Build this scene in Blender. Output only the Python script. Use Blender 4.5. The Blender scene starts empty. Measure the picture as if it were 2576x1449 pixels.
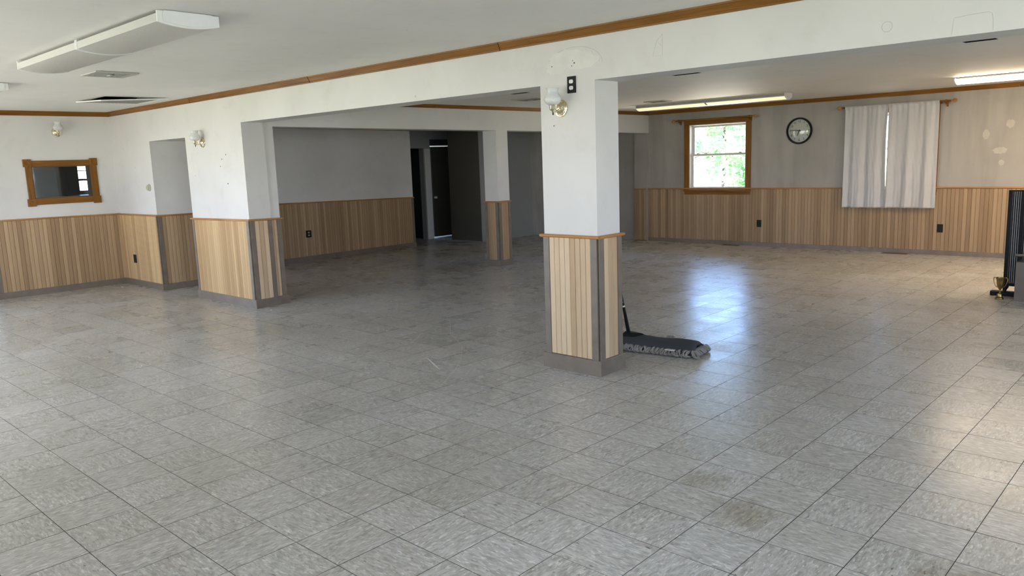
import bpy, math, random
from mathutils import Vector, Matrix
random.seed(7)
sc = bpy.context.scene
COL = sc.collection

# ------------------------------------------------------------------ camera
FPX, YAW, PITCH, ROLL = 1960.75, -0.753050, -0.161543, -0.0359816
CAM = Vector((1.59263, -2.82521, 1.56243))
fw = Vector((math.cos(PITCH) * math.sin(YAW), math.cos(PITCH) * math.cos(YAW), math.sin(PITCH)))
r0 = Vector((math.cos(YAW), -math.sin(YAW), 0))
u0 = r0.cross(fw)
rt = math.cos(ROLL) * r0 + math.sin(ROLL) * u0
up = -math.sin(ROLL) * r0 + math.cos(ROLL) * u0
cam_d = bpy.data.cameras.new('camera')
cam_d.sensor_width = 36.0
cam_d.lens = FPX / 2576 * 36.0
cam_d.clip_end = 300
cam = bpy.data.objects.new('camera', cam_d)
COL.objects.link(cam)
cam.matrix_world = Matrix(((rt.x, up.x, -fw.x, CAM.x), (rt.y, up.y, -fw.y, CAM.y), (rt.z, up.z, -fw.z, CAM.z), (0, 0, 0, 1)))
sc.camera = cam

# ------------------------------------------------------------------ exposure, world, sun, daylight portals
sc.view_settings.view_transform = 'Standard'
sc.view_settings.look = 'None'
sc.view_settings.gamma = 1.0
sc.view_settings.use_curve_mapping = False
sc.view_settings.exposure = 2.53
sc.cycles.use_denoising = True
sc.cycles.max_bounces = 12
sc.cycles.diffuse_bounces = 8
sc.cycles.glossy_bounces = 4
sc.cycles.transparent_max_bounces = 12
sc.cycles.sample_clamp_indirect = 1.0

SKY = 2.1
SUN = 14.0
w = bpy.data.worlds.new('world')
sc.world = w
w.use_nodes = True
wn, wl = w.node_tree.nodes, w.node_tree.links
wn.clear()
wo = wn.new('ShaderNodeOutputWorld')
bg = wn.new('ShaderNodeBackground')
tc = wn.new('ShaderNodeTexCoord')
sx = wn.new('ShaderNodeSeparateXYZ')
rp = wn.new('ShaderNodeValToRGB')
wl.new(tc.outputs['Generated'], sx.inputs[0])
wl.new(sx.outputs['Z'], rp.inputs[0])
el = rp.color_ramp.elements
el[0].position = 0.0
el[0].color = (0.95, 0.97, 1.0, 1)
el[1].position = 0.75
el[1].color = (0.22, 0.42, 0.85, 1)
e = el.new(0.13)
e.color = (0.34, 0.57, 1.0, 1)
wl.new(rp.outputs[0], bg.inputs[0])
bg.inputs[1].default_value = SKY
wl.new(bg.outputs[0], wo.inputs[0])

sun_d = bpy.data.lights.new('sun', 'SUN')
sun_d.energy = SUN
sun_d.angle = math.radians(0.6)
sun_d.color = (1.0, 0.93, 0.80)
sun = bpy.data.objects.new('sun', sun_d)
COL.objects.link(sun)
sdir = Vector((0.30, 0.62, -1.25)).normalized()      # light travels this way
sun.rotation_euler = (-sdir).to_track_quat('Z', 'Y').to_euler()


def portal(loc, inward, sx_, sz_):
    d = bpy.data.lights.new('window_portal', 'AREA')
    d.shape = 'RECTANGLE'
    d.size, d.size_y = sx_, sz_
    d.cycles.is_portal = True
    o = bpy.data.objects.new('window_portal', d)
    COL.objects.link(o)
    o.location = loc
    o.rotation_euler = (-Vector(inward)).to_track_quat('Z', 'Y').to_euler()


def daylight(loc, inward, sx_, sz_, radiance, col):
    """area light standing in for daylight at an opening or off the sunlit yard"""
    d = bpy.data.lights.new('daylight_standin', 'AREA')
    d.shape = 'RECTANGLE'
    d.size, d.size_y = sx_, sz_
    d.energy = radiance * sx_ * sz_ * math.pi
    d.color = col
    o = bpy.data.objects.new('daylight_standin', d)
    COL.objects.link(o)
    o.location = loc
    o.rotation_euler = (-Vector(inward)).to_track_quat('Z', 'Y').to_euler()


# openings (a = along wall, z): used by walls below as well
WIN_BACK = [(-8.6, -6.2), (-5.2, -3.5), (0.7, 2.1)]      # x ranges on wall_back
WIN_RIGHT = [(-3.4, -0.6)]
WIN_RIGHT_FAR = (2.8, 5.0)                    # y ranges on wall_right
DAY_BACK, DAY_RIGHT, DAY_LEFT = 0.90, 1.5, 0.35
DOOR_LEFT = (-3.3, -0.95)                                  # y range on wall_left
for a, b in WIN_BACK:
    daylight(((a + b) / 2, -3.90, 1.45), (0, 1, 0), b - a, 1.28, DAY_BACK, (1.0, 0.985, 0.965))
for a, b in WIN_RIGHT:
    daylight((5.20, (a + b) / 2, 1.4), (-1, 0, 0), b - a, 1.38, DAY_RIGHT, (0.80, 0.90, 1.0))
daylight((-10.36, sum(DOOR_LEFT) / 2, 1.05), (1, 0, 0), DOOR_LEFT[1] - DOOR_LEFT[0], 2.0, DAY_LEFT, (1.0, 0.985, 0.965))
# added area light lying on the yard, stands in for warm sunlit-ground bounce
daylight((-4.8, 13.6, -0.27), (0, 0, 1), 7.0, 6.0, 2.6, (1.0, 0.80, 0.48))
daylight((5.20, 3.9, 1.45), (-1, 0, -0.75), 2.2, 1.3, 0.45, (0.46, 0.69, 1.0))
portal((-5.07, 9.76, 1.5), (0, -1, 0), 1.05, 1.12)


# ------------------------------------------------------------------ materials
def new_mat(name):
    m = bpy.data.materials.new(name)
    m.use_nodes = True
    n, l = m.node_tree.nodes, m.node_tree.links
    b = n['Principled BSDF']
    return m, n, l, b


def noise(n, l, scale, detail=3, vec=None, rough=0.55):
    t = n.new('ShaderNodeTexNoise')
    t.inputs['Scale'].default_value = scale
    t.inputs['Detail'].default_value = detail
    t.inputs['Roughness'].default_value = rough
    if vec is not None:
        l.new(vec, t.inputs['Vector'])
    return t


def ramp(n, l, src, stops):
    r = n.new('ShaderNodeValToRGB')
    e = r.color_ramp.elements
    while len(e) < len(stops):
        e.new(0.5)
    for k, (p, c) in enumerate(stops):
        e[k].position = p
        e[k].color = c if len(c) == 4 else (*c, 1)
    l.new(src, r.inputs[0])
    return r


def mixc(n, l, fac, a, b, mode='MIX'):
    m = n.new('ShaderNodeMix')
    m.data_type = 'RGBA'
    m.blend_type = mode
    for sock, v in ((m.inputs['Factor'], fac), (m.inputs[6], a), (m.inputs[7], b)):
        if hasattr(v, 'is_output'):
            l.new(v, sock)
        elif isinstance(v, (int, float)):
            sock.default_value = v
        else:
            sock.default_value = (*v, 1)
    return m.outputs[2]


def math_n(n, l, op, a, b=None, c=None):
    m = n.new('ShaderNodeMath')
    m.operation = op
    for k, v in enumerate((a, b, c)):
        if v is None:
            continue
        if hasattr(v, 'is_output'):
            l.new(v, m.inputs[k])
        else:
            m.inputs[k].default_value = v
    return m.outputs[0]


def bump(n, l, b, h, strength=0.2, dist=0.01):
    bp = n.new('ShaderNodeBump')
    bp.inputs['Strength'].default_value = strength
    bp.inputs['Distance'].default_value = dist
    l.new(h, bp.inputs['Height'])
    l.new(bp.outputs[0], b.inputs['Normal'])


def simple(name, col, rough=0.5, metal=0.0, var=0.06, scale=20, **kw):
    m, n, l, b = new_mat(name)
    tcn = n.new('ShaderNodeTexCoord')
    t = noise(n, l, scale, 3, tcn.outputs['Object'])
    lo = tuple(c * (1 - var) for c in col)
    hi = tuple(min(1, c * (1 + var)) for c in col)
    r = ramp(n, l, t.outputs[0], [(0.3, lo), (0.7, hi)])
    l.new(r.outputs[0], b.inputs['Base Color'])
    b.inputs['Roughness'].default_value = rough
    b.inputs['Metallic'].default_value = metal
    for k, v in kw.items():
        b.inputs[k].default_value = v
    return m


def paint(name, col, dirt=0.10, rough=0.55, bumpy=0.08, streak=0.0):
    m, n, l, b = new_mat(name)
    g = n.new('ShaderNodeNewGeometry')
    big = noise(n, l, 0.9, 4, g.outputs['Position'])
    mid = noise(n, l, 6.0, 5, g.outputs['Position'], 0.6)
    c1 = ramp(n, l, big.outputs[0], [(0.35, tuple(c * (1 - dirt) for c in col)), (0.62, col)])
    c2 = ramp(n, l, mid.outputs[0], [(0.28, (0.86, 0.85, 0.83)), (0.45, (1, 1, 1))])
    out = mixc(n, l, 0.35, c1.outputs[0], c2.outputs[0], 'MULTIPLY')
    # small scuffs
    v = n.new('ShaderNodeTexVoronoi')
    v.inputs['Scale'].default_value = 2.6
    l.new(g.outputs['Position'], v.inputs['Vector'])
    spot = ramp(n, l, v.outputs['Distance'], [(0.0, (0.30, 0.28, 0.25)), (0.018, (0.45, 0.43, 0.40)), (0.03, (1, 1, 1))])
    out = mixc(n, l, 0.5, out, spot.outputs[0], 'MULTIPLY')
    if streak:
        mu = n.new('ShaderNodeVectorMath')
        mu.operation = 'MULTIPLY'
        mu.inputs[1].default_value = (3.2, 3.2, 0.35)
        l.new(g.outputs['Position'], mu.inputs[0])
        sn = noise(n, l, 1.0, 4, mu.outputs[0], 0.6)
        sr = ramp(n, l, sn.outputs[0], [(0.30, (0.66, 0.66, 0.65)), (0.52, (1, 1, 1))])
        out = mixc(n, l, streak, out, sr.outputs[0], 'MULTIPLY')
    l.new(out, b.inputs['Base Color'])
    b.inputs['Roughness'].default_value = rough
    fine = noise(n, l, 140, 3, g.outputs['Position'])
    bump(n, l, b, fine.outputs[0], bumpy, 0.004)
    return m


def wood(name, dark, light, axis='Z', rough=0.42, per_obj=0.6, grain=28.0):
    m, n, l, b = new_mat(name)
    tcn = n.new('ShaderNodeTexCoord')
    oi = n.new('ShaderNodeObjectInfo')
    mp = n.new('ShaderNodeMapping')
    s = {'X': (0.06, 1, 1), 'Y': (1, 0.06, 1), 'Z': (1, 1, 0.06)}[axis]
    mp.inputs['Scale'].default_value = tuple(v * grain for v in s)
    add = n.new('ShaderNodeVectorMath')
    add.operation = 'ADD'
    sc_ = n.new('ShaderNodeVectorMath')
    sc_.operation = 'SCALE'
    sc_.inputs['Scale'].default_value = 37.0
    cmb = n.new('ShaderNodeCombineXYZ')
    for k in range(3):
        l.new(oi.outputs['Random'], cmb.inputs[k])
    l.new(cmb.outputs[0], sc_.inputs[0])
    l.new(tcn.outputs['Object'], add.inputs[0])
    l.new(sc_.outputs[0], add.inputs[1])
    l.new(add.outputs[0], mp.inputs['Vector'])
    t = noise(n, l, 1.0, 5, mp.outputs[0], 0.6)
    t.inputs['Distortion'].default_value = 0.7
    gr = ramp(n, l, t.outputs[0], [(0.30, dark), (0.66, light)])
    tone = ramp(n, l, oi.outputs['Random'], [(0.0, tuple(d * 0.85 + q * 0.15 for d, q in zip(dark, light))), (1.0, tuple(min(1, q * 1.15) for q in light))])
    out = mixc(n, l, per_obj, gr.outputs[0], tone.outputs[0])
    l.new(out, b.inputs['Base Color'])
    b.inputs['Roughness'].default_value = rough
    b.inputs['Specular IOR Level'].default_value = 0.16
    bump(n, l, b, t.outputs[0], 0.08, 0.002)
    return m


def glass_mat(name, tint=(1, 1, 1), refl=1.0):
    m, n, l, b = new_mat(name)
    n.remove(b)
    out = n['Material Output']
    tr = n.new('ShaderNodeBsdfTransparent')
    tr.inputs[0].default_value = (*tint, 1)
    gl = n.new('ShaderNodeBsdfGlossy')
    gl.inputs['Roughness'].default_value = 0.02
    fr = n.new('ShaderNodeFresnel')
    fr.inputs['IOR'].default_value = 1.45
    tcn = n.new('ShaderNodeTexCoord')
    sm = noise(n, l, 9, 4, tcn.outputs['Object'])
    rr = ramp(n, l, sm.outputs[0], [(0.35, (0.02, 0.02, 0.02)), (0.8, (0.10, 0.10, 0.10))])
    l.new(rr.outputs[0], gl.inputs['Roughness'])
    mx = n.new('ShaderNodeMixShader')
    f = math_n(n, l, 'MULTIPLY', fr.outputs[0], refl)
    l.new(f, mx.inputs[0])
    l.new(tr.outputs[0], mx.inputs[1])
    l.new(gl.outputs[0], mx.inputs[2])
    l.new(mx.outputs[0], out.inputs['Surface'])
    return m


M = {}
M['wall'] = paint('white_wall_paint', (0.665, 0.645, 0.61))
M['wall_far'] = paint('grubby_dimmed_wall_paint', (0.365, 0.335, 0.298), 0.2, streak=0.6)  # grime and streaks, with the base darkened for the weaker light here
M['ceiling'] = paint('ceiling_paint', (0.83, 0.81, 0.765), 0.05, 0.6, 0.12)
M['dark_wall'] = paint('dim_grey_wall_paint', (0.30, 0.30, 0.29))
M['brown_panel'] = paint('dark_olive_panel_paint', (0.075, 0.068, 0.05))
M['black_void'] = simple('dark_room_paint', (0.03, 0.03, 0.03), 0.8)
M['taupe'] = simple('taupe_vinyl_trim', (0.165, 0.130, 0.098), 0.42, 0, 0.14, 9)
M['groove'] = simple('dark_groove_board', (0.13, 0.072, 0.036), 0.7)
M['plank_light'] = wood('pale_oak_plank', (0.39, 0.255, 0.14), (0.60, 0.46, 0.31), per_obj=0.72)
M['plank_mid'] = wood('honey_oak_plank', (0.25, 0.155, 0.080), (0.43, 0.295, 0.17), per_obj=0.72)
M['plank_amber'] = wood('amber_oak_plank', (0.35, 0.21, 0.09), (0.54, 0.375, 0.20), per_obj=0.72)
M['plank_far'] = wood('dimmed_oak_plank', (0.205, 0.130, 0.070), (0.365, 0.255, 0.155), per_obj=0.7)  # darker oak copy standing in for the weaker light at the far wall
M['oak_x'] = wood('oak_trim_along_x', (0.130, 0.050, 0.008), (0.245, 0.108, 0.020), 'X', 0.35, 0.15)
M['oak_y'] = wood('oak_trim_along_y', (0.130, 0.050, 0.008), (0.245, 0.108, 0.020), 'Y', 0.35, 0.15)
M['oak_z'] = wood('oak_trim_along_z', (0.130, 0.050, 0.008), (0.245, 0.108, 0.020), 'Z', 0.35, 0.15)
M['cap'] = wood('light_oak_cap', (0.28, 0.125, 0.038), (0.47, 0.235, 0.085), 'X', 0.35, 0.15)
M['cap_y'] = wood('light_oak_cap_y', (0.28, 0.125, 0.038), (0.47, 0.235, 0.085), 'Y', 0.35, 0.15)
M['brass'] = simple('polished_brass', (0.84, 0.76, 0.54), 0.12, 1.0, 0.03)
M['old_brass'] = simple('tarnished_gold', (0.30, 0.20, 0.07), 0.28, 1.0, 0.1)
M['white_plastic'] = simple('white_plastic', (0.80, 0.80, 0.78), 0.35, 0, 0.02)
M['cream_plastic'] = simple('cream_plastic', (0.44, 0.42, 0.34), 0.4, 0, 0.03)
M['white_metal'] = simple('white_enamel_metal', (0.78, 0.77, 0.72), 0.38, 0, 0.03)
M['grey_metal'] = simple('grey_enamel_metal', (0.40, 0.38, 0.34), 0.4, 0, 0.05)
M['register'] = simple('register_paint', (0.42, 0.41, 0.37), 0.45, 0, 0.05)
M['dark_register'] = simple('shaded_louvre_paint', (0.22, 0.215, 0.20), 0.5, 0, 0.05)
M['dim_blue'] = simple('dim_transom', (0.030, 0.034, 0.046), 0.4)
M['patch_far'] = simple('pale_spackle', (0.43, 0.40, 0.355), 0.6, 0, 0.05, 12)
M['black'] = simple('black_plastic', (0.012, 0.012, 0.012), 0.45, 0, 0.1, **{'Specular IOR Level': 0.15})
M['black_metal'] = simple('black_painted_metal', (0.012, 0.012, 0.013), 0.5, 0.0, 0.1, **{'Specular IOR Level': 0.15})
M['hole'] = simple('empty_black_cavity', (0.006, 0.006, 0.006), 0.9)  # near-black stands in for the shade inside holes and openings
M['vinyl'] = simple('white_vinyl_sash', (0.62, 0.60, 0.56), 0.4, 0, 0.03)
M['glass'] = glass_mat('window_glass')
M['glass_dark'] = glass_mat('dusty_interior_glass', (0.82, 0.86, 0.86), 1.3)
M['paper'] = simple('white_paper', (0.8, 0.8, 0.78), 0.7)
M['patch'] = simple('cream_spackle', (0.65, 0.632, 0.585), 0.6, 0, 0.05, 12)
M['pencil'] = simple('pencil_line', (0.50, 0.485, 0.46), 0.7)
M['box'] = simple('taupe_box_paint', (0.15, 0.115, 0.088), 0.55, 0, 0.1, 8)
M['blue'] = simple('blue_grey_laminate', (0.10, 0.14, 0.24), 0.4)


def lens_mat(name, col, emit, ecol):
    m, n, l, b = new_mat(name)
    tcn = n.new('ShaderNodeTexCoord')
    t = n.new('ShaderNodeTexVoronoi')
    t.inputs['Scale'].default_value = 150
    l.new(tcn.outputs['Object'], t.inputs['Vector'])
    r = ramp(n, l, t.outputs['Distance'], [(0.0, tuple(c * 0.92 for c in col)), (0.8, col)])
    l.new(r.outputs[0], b.inputs['Base Color'])
    b.inputs['Roughness'].default_value = 0.35
    bump(n, l, b, t.outputs['Distance'], 0.25, 0.003)
    if emit > 0:
        b.inputs['Emission Color'].default_value = (*ecol, 1)
        b.inputs['Emission Strength'].default_value = emit
    return m


M['lens_off'] = lens_mat('prismatic_lens_unlit', (0.56, 0.55, 0.51), 0, None)
M['lens_glow'] = lens_mat('prismatic_lens_glow', (0.6, 0.58, 0.5), 0.15, (1.0, 0.90, 0.52))  # weak glow added for warm window light caught in the lens
M['lens_on'] = lens_mat('prismatic_lens_lit', (0.7, 0.68, 0.62), 7.5, (1.0, 0.80, 0.56))


def shade_glass():
    m, n, l, b = new_mat('quilted_white_glass')
    tcn = n.new('ShaderNodeTexCoord')
    sp = n.new('ShaderNodeSeparateXYZ')
    l.new(tcn.outputs['Object'], sp.inputs[0])
    ang = math_n(n, l, 'ARCTAN2', sp.outputs['X'], sp.outputs['Y'])
    a1 = math_n(n, l, 'MULTIPLY', ang, 17.0)
    z1 = math_n(n, l, 'MULTIPLY', sp.outputs['Z'], 290.0)
    s1 = math_n(n, l, 'ABSOLUTE', math_n(n, l, 'SINE', math_n(n, l, 'ADD', a1, z1)))
    s2 = math_n(n, l, 'ABSOLUTE', math_n(n, l, 'SINE', math_n(n, l, 'SUBTRACT', a1, z1)))
    h = math_n(n, l, 'MINIMUM', s1, s2)
    r = ramp(n, l, h, [(0.0, (0.56, 0.56, 0.54)), (0.35, (0.70, 0.70, 0.68))])
    l.new(r.outputs[0], b.inputs['Base Color'])
    b.inputs['Roughness'].default_value = 0.18
    b.inputs['Subsurface Weight'].default_value = 0.15
    b.inputs['Subsurface Radius'].default_value = (0.02, 0.02, 0.02)
    bump(n, l, b, h, 0.3, 0.003)
    return m


M['shade'] = shade_glass()


def cloth(name, col):
    m, n, l, b = new_mat(name)
    tcn = n.new('ShaderNodeTexCoord')
    t = noise(n, l, 5, 4, tcn.outputs['Object'])
    r = ramp(n, l, t.outputs[0], [(0.3, tuple(c * 0.93 for c in col)), (0.7, col)])
    l.new(r.outputs[0], b.inputs['Base Color'])
    b.inputs['Roughness'].default_value = 0.85
    wv = noise(n, l, 700, 2, tcn.outputs['Object'])
    bump(n, l, b, wv.outputs[0], 0.15, 0.001)
    return m


M['curtain'] = cloth('white_curtain_cloth', (0.53, 0.52, 0.51))
M['canvas'] = cloth('charcoal_canvas', (0.032, 0.034, 0.040))
M['yarn'] = cloth('grey_mop_yarn', (0.235, 0.215, 0.195))


def tile_mat():
    m, n, l, b = new_mat('vinyl_floor_tile')
    g = n.new('ShaderNodeNewGeometry')
    P = g.outputs['Position']
    sp = n.new('ShaderNodeSeparateXYZ')
    l.new(P, sp.inputs[0])
    T = 0.3048
    ix = math_n(n, l, 'FLOOR', math_n(n, l, 'DIVIDE', sp.outputs['X'], T))
    iy = math_n(n, l, 'FLOOR', math_n(n, l, 'DIVIDE', sp.outputs['Y'], T))
    cb = n.new('ShaderNodeCombineXYZ')
    l.new(ix, cb.inputs[0])
    l.new(iy, cb.inputs[1])
    wn_ = n.new('ShaderNodeTexWhiteNoise')
    wn_.noise_dimensions = '3D'
    l.new(cb.outputs[0], wn_.inputs['Vector'])
    par = math_n(n, l, 'ABSOLUTE', math_n(n, l, 'MODULO', math_n(n, l, 'ADD', ix, iy), 2.0))
    # stretched coordinates: streaks run along y on even tiles, along x on odd ones; every tile gets its own offset
    off = n.new('ShaderNodeVectorMath')
    off.operation = 'SCALE'
    off.inputs['Scale'].default_value = 9.0
    l.new(wn_.outputs['Color'], off.inputs[0])

    def stretched(sx_, sy_):
        mp = n.new('ShaderNodeVectorMath')
        mp.operation = 'MULTIPLY_ADD'
        l.new(P, mp.inputs[0])
        mp.inputs[1].default_value = (sx_, sy_, 1)
        l.new(off.outputs[0], mp.inputs[2])
        return mp.outputs[0]
    mv = n.new('ShaderNodeMix')
    mv.data_type = 'VECTOR'
    l.new(par, mv.inputs['Factor'])
    l.new(stretched(95, 26), mv.inputs[4])
    l.new(stretched(26, 95), mv.inputs[5])
    vec = mv.outputs[1]
    light = noise(n, l, 0.8, 4, vec, 0.6)
    light.inputs['Distortion'].default_value = 0.5
    fleck = noise(n, l, 1.15, 2, vec, 0.5)
    dark = noise(n, l, 0.85, 2, vec, 0.5)
    c1 = ramp(n, l, light.outputs[0], [(0.32, (0.315, 0.300, 0.280)), (0.50, (0.455, 0.440, 0.418)), (0.68, (0.61, 0.597, 0.577))])
    f2 = ramp(n, l, fleck.outputs[0], [(0.60, (0, 0, 0)), (0.68, (1, 1, 1))])
    c2 = mixc(n, l, math_n(n, l, 'MULTIPLY', f2.outputs[0], 0.75), c1.outputs[0], (0.78, 0.78, 0.76))
    d2 = ramp(n, l, dark.outputs[0], [(0.685, (0, 0, 0)), (0.735, (1, 1, 1))])
    c3 = mixc(n, l, math_n(n, l, 'MULTIPLY', d2.outputs[0], 0.85), c2, (0.13, 0.12, 0.11))
    # tile to tile tone
    tone = ramp(n, l, wn_.outputs['Value'], [(0.0, (0.90, 0.895, 0.88)), (1.0, (1.0, 1.0, 1.0))])
    c4 = mixc(n, l, 1.0, c3, tone.outputs[0], 'MULTIPLY')
    # grime: broad wear plus darker dirt
    big = noise(n, l, 0.55, 5, P, 0.62)
    wear = ramp(n, l, big.outputs[0], [(0.34, (0.80, 0.77, 0.72)), (0.60, (1, 1, 1))])
    c5 = mixc(n, l, 0.8, c4, wear.outputs[0], 'MULTIPLY')
    # a spilled stain with its own outline on one tile and scuffed dirt beside it
    for (cx, cy, rad, k) in ((0.115, 0.19, 0.17, 0.72), (-0.20, 0.40, 0.13, 0.74), (0.98, 0.10, 0.2, 0.7)):
        ds = n.new('ShaderNodeVectorMath')
        ds.operation = 'DISTANCE'
        l.new(P, ds.inputs[0])
        ds.inputs[1].default_value = (cx, cy, 0)
        nz = noise(n, l, 9, 5, P, 0.7)
        dd = math_n(n, l, 'ADD', ds.outputs['Value'], math_n(n, l, 'MULTIPLY', math_n(n, l, 'SUBTRACT', nz.outputs[0], 0.5), 0.42))
        st = ramp(n, l, dd, [(rad * 0.45, (k, k * 0.94, k * 0.84)), (rad, (1, 1, 1))])
        c5 = mixc(n, l, 1.0, c5, st.outputs[0], 'MULTIPLY')
    l.new(c5, b.inputs['Base Color'])
    rn = noise(n, l, 3.0, 4, P)
    rr = ramp(n, l, rn.outputs[0], [(0.3, (0.22, 0.22, 0.22)), (0.7, (0.31, 0.31, 0.31))])
    rr2 = math_n(n, l, 'ADD', rr.outputs[0], math_n(n, l, 'MULTIPLY', wn_.outputs['Value'], 0.05))
    l.new(rr2, b.inputs['Roughness'])
    b.inputs['Specular IOR Level'].default_value = 0.5
    wob = noise(n, l, 11, 3, P)
    bump(n, l, b, wob.outputs[0], 0.10, 0.004)
    return m


M['tile'] = tile_mat()
M['joint'] = simple('dirty_tile_joint', (0.085, 0.075, 0.064), 0.8)


# ------------------------------------------------------------------ mesh helpers
def link(o, parent=None):
    COL.objects.link(o)
    if parent is not None:
        o.parent = parent
    return o


def tagp(o, label=None, cat=None, group=None, kind=None):
    for k, v in (('label', label), ('category', cat), ('group', group), ('kind', kind)):
        if v:
            o[k] = v
    return o


class MB:
    """collects geometry for ONE mesh"""

    def __init__(s):
        s.v, s.f, s.sm = [], [], False

    def add(s, verts, faces):
        k = len(s.v)
        s.v += [tuple(p) for p in verts]
        s.f += [tuple(i + k for i in q) for q in faces]
        return s

    def box(s, x0, x1, y0, y1, z0, z1):
        v = [(x0, y0, z0), (x1, y0, z0), (x1, y1, z0), (x0, y1, z0), (x0, y0, z1), (x1, y0, z1), (x1, y1, z1), (x0, y1, z1)]
        return s.add(v, [(3, 2, 1, 0), (4, 5, 6, 7), (0, 1, 5, 4), (1, 2, 6, 5), (2, 3, 7, 6), (3, 0, 4, 7)])

    def hexa(s, bot, top):
        """8 corners: bottom loop (ccw from above) and top loop"""
        return s.add(list(bot) + list(top), [(3, 2, 1, 0), (4, 5, 6, 7), (0, 1, 5, 4), (1, 2, 6, 5), (2, 3, 7, 6), (3, 0, 4, 7)])

    def prism(s, prof, frame0, frame1):
        """profile [(a,b)] swept between two frames (origin, A axis, B axis)"""
        n = len(prof)
        vs = []
        for (o, A, B) in (frame0, frame1):
            o, A, B = Vector(o), Vector(A), Vector(B)
            vs += [o + A * a + B * b for a, b in prof]
        fs = [tuple(range(n))[::-1], tuple(range(n, 2 * n))]
        fs += [(i, (i + 1) % n, n + (i + 1) % n, n + i) for i in range(n)]
        return s.add(vs, fs)

    def lathe(s, prof, seg=24, M4=None, closed=False):
        vs, fs = [], []
        for (r, z) in prof:
            for k in range(seg):
                a = 2 * math.pi * k / seg
                p = Vector((r * math.cos(a), r * math.sin(a), z))
                vs.append(M4 @ p if M4 is not None else p)
        n = len(prof)
        for i in range(n - 1):
            for k in range(seg):
                k2 = (k + 1) % seg
                fs.append((i * seg + k, i * seg + k2, (i + 1) * seg + k2, (i + 1) * seg + k))
        if closed:
            fs.append(tuple(range(seg))[::-1])
            fs.append(tuple((n - 1) * seg + k for k in range(seg)))
        return s.add(vs, fs)

    def tube(s, pts, rad, seg=10):
        pts = [Vector(p) for p in pts]
        rads = rad if isinstance(rad, (list, tuple)) else [rad] * len(pts)
        vs, fs = [], []
        prev = None
        for i, p in enumerate(pts):
            t = (pts[min(i + 1, len(pts) - 1)] - pts[max(i - 1, 0)]).normalized()
            if prev is None:
                a = t.orthogonal().normalized()
            else:
                a = (prev - t * prev.dot(t)).normalized()
            prev = a
            b_ = t.cross(a)
            for k in range(seg):
                th = 2 * math.pi * k / seg
                vs.append(p + (a * math.cos(th) + b_ * math.sin(th)) * rads[i])
        for i in range(len(pts) - 1):
            for k in range(seg):
                k2 = (k + 1) % seg
                fs.append((i * seg + k, i * seg + k2, (i + 1) * seg + k2, (i + 1) * seg + k))
        fs.append(tuple(range(seg))[::-1])
        fs.append(tuple((len(pts) - 1) * seg + k for k in range(seg)))
        return s.add(vs, fs)

    def mesh(s, name, mat, smooth=False):
        me = bpy.data.meshes.new(name)
        me.from_pydata(s.v, [], s.f)
        me.materials.append(M[mat] if isinstance(mat, str) else mat)
        if smooth:
            me.polygons.foreach_set('use_smooth', [True] * len(me.polygons))
            try:
                me.set_sharp_from_angle(angle=math.radians(40))
            except Exception:
                pass
        me.update()
        return me

    def build(s, name, mat, parent=None, smooth=False, loc=None, bevel=0):
        o = bpy.data.objects.new(name, s.mesh(name, mat, smooth))
        link(o, parent)
        if loc is not None:
            o.location = loc
        if bevel:
            md = o.modifiers.new('bevel', 'BEVEL')
            md.width = bevel
            md.segments = 2
            md.limit_method = 'ANGLE'
        return o


def box(name, b, mat, parent=None, bevel=0):
    """box with its origin at its own centre"""
    x0, x1, y0, y1, z0, z1 = b
    c = ((x0 + x1) / 2, (y0 + y1) / 2, (z0 + z1) / 2)
    m = MB().box(x0 - c[0], x1 - c[0], y0 - c[1], y1 - c[1], z0 - c[2], z1 - c[2])
    return m.build(name, mat, parent, loc=c, bevel=bevel)


def empty(name, loc, rz, label, cat, group=None):
    o = bpy.data.objects.new(name, None)
    o.empty_display_size = 0.1
    link(o)
    o.location = loc
    o.rotation_euler = (0, 0, rz)
    return tagp(o, label, cat, group)


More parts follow.
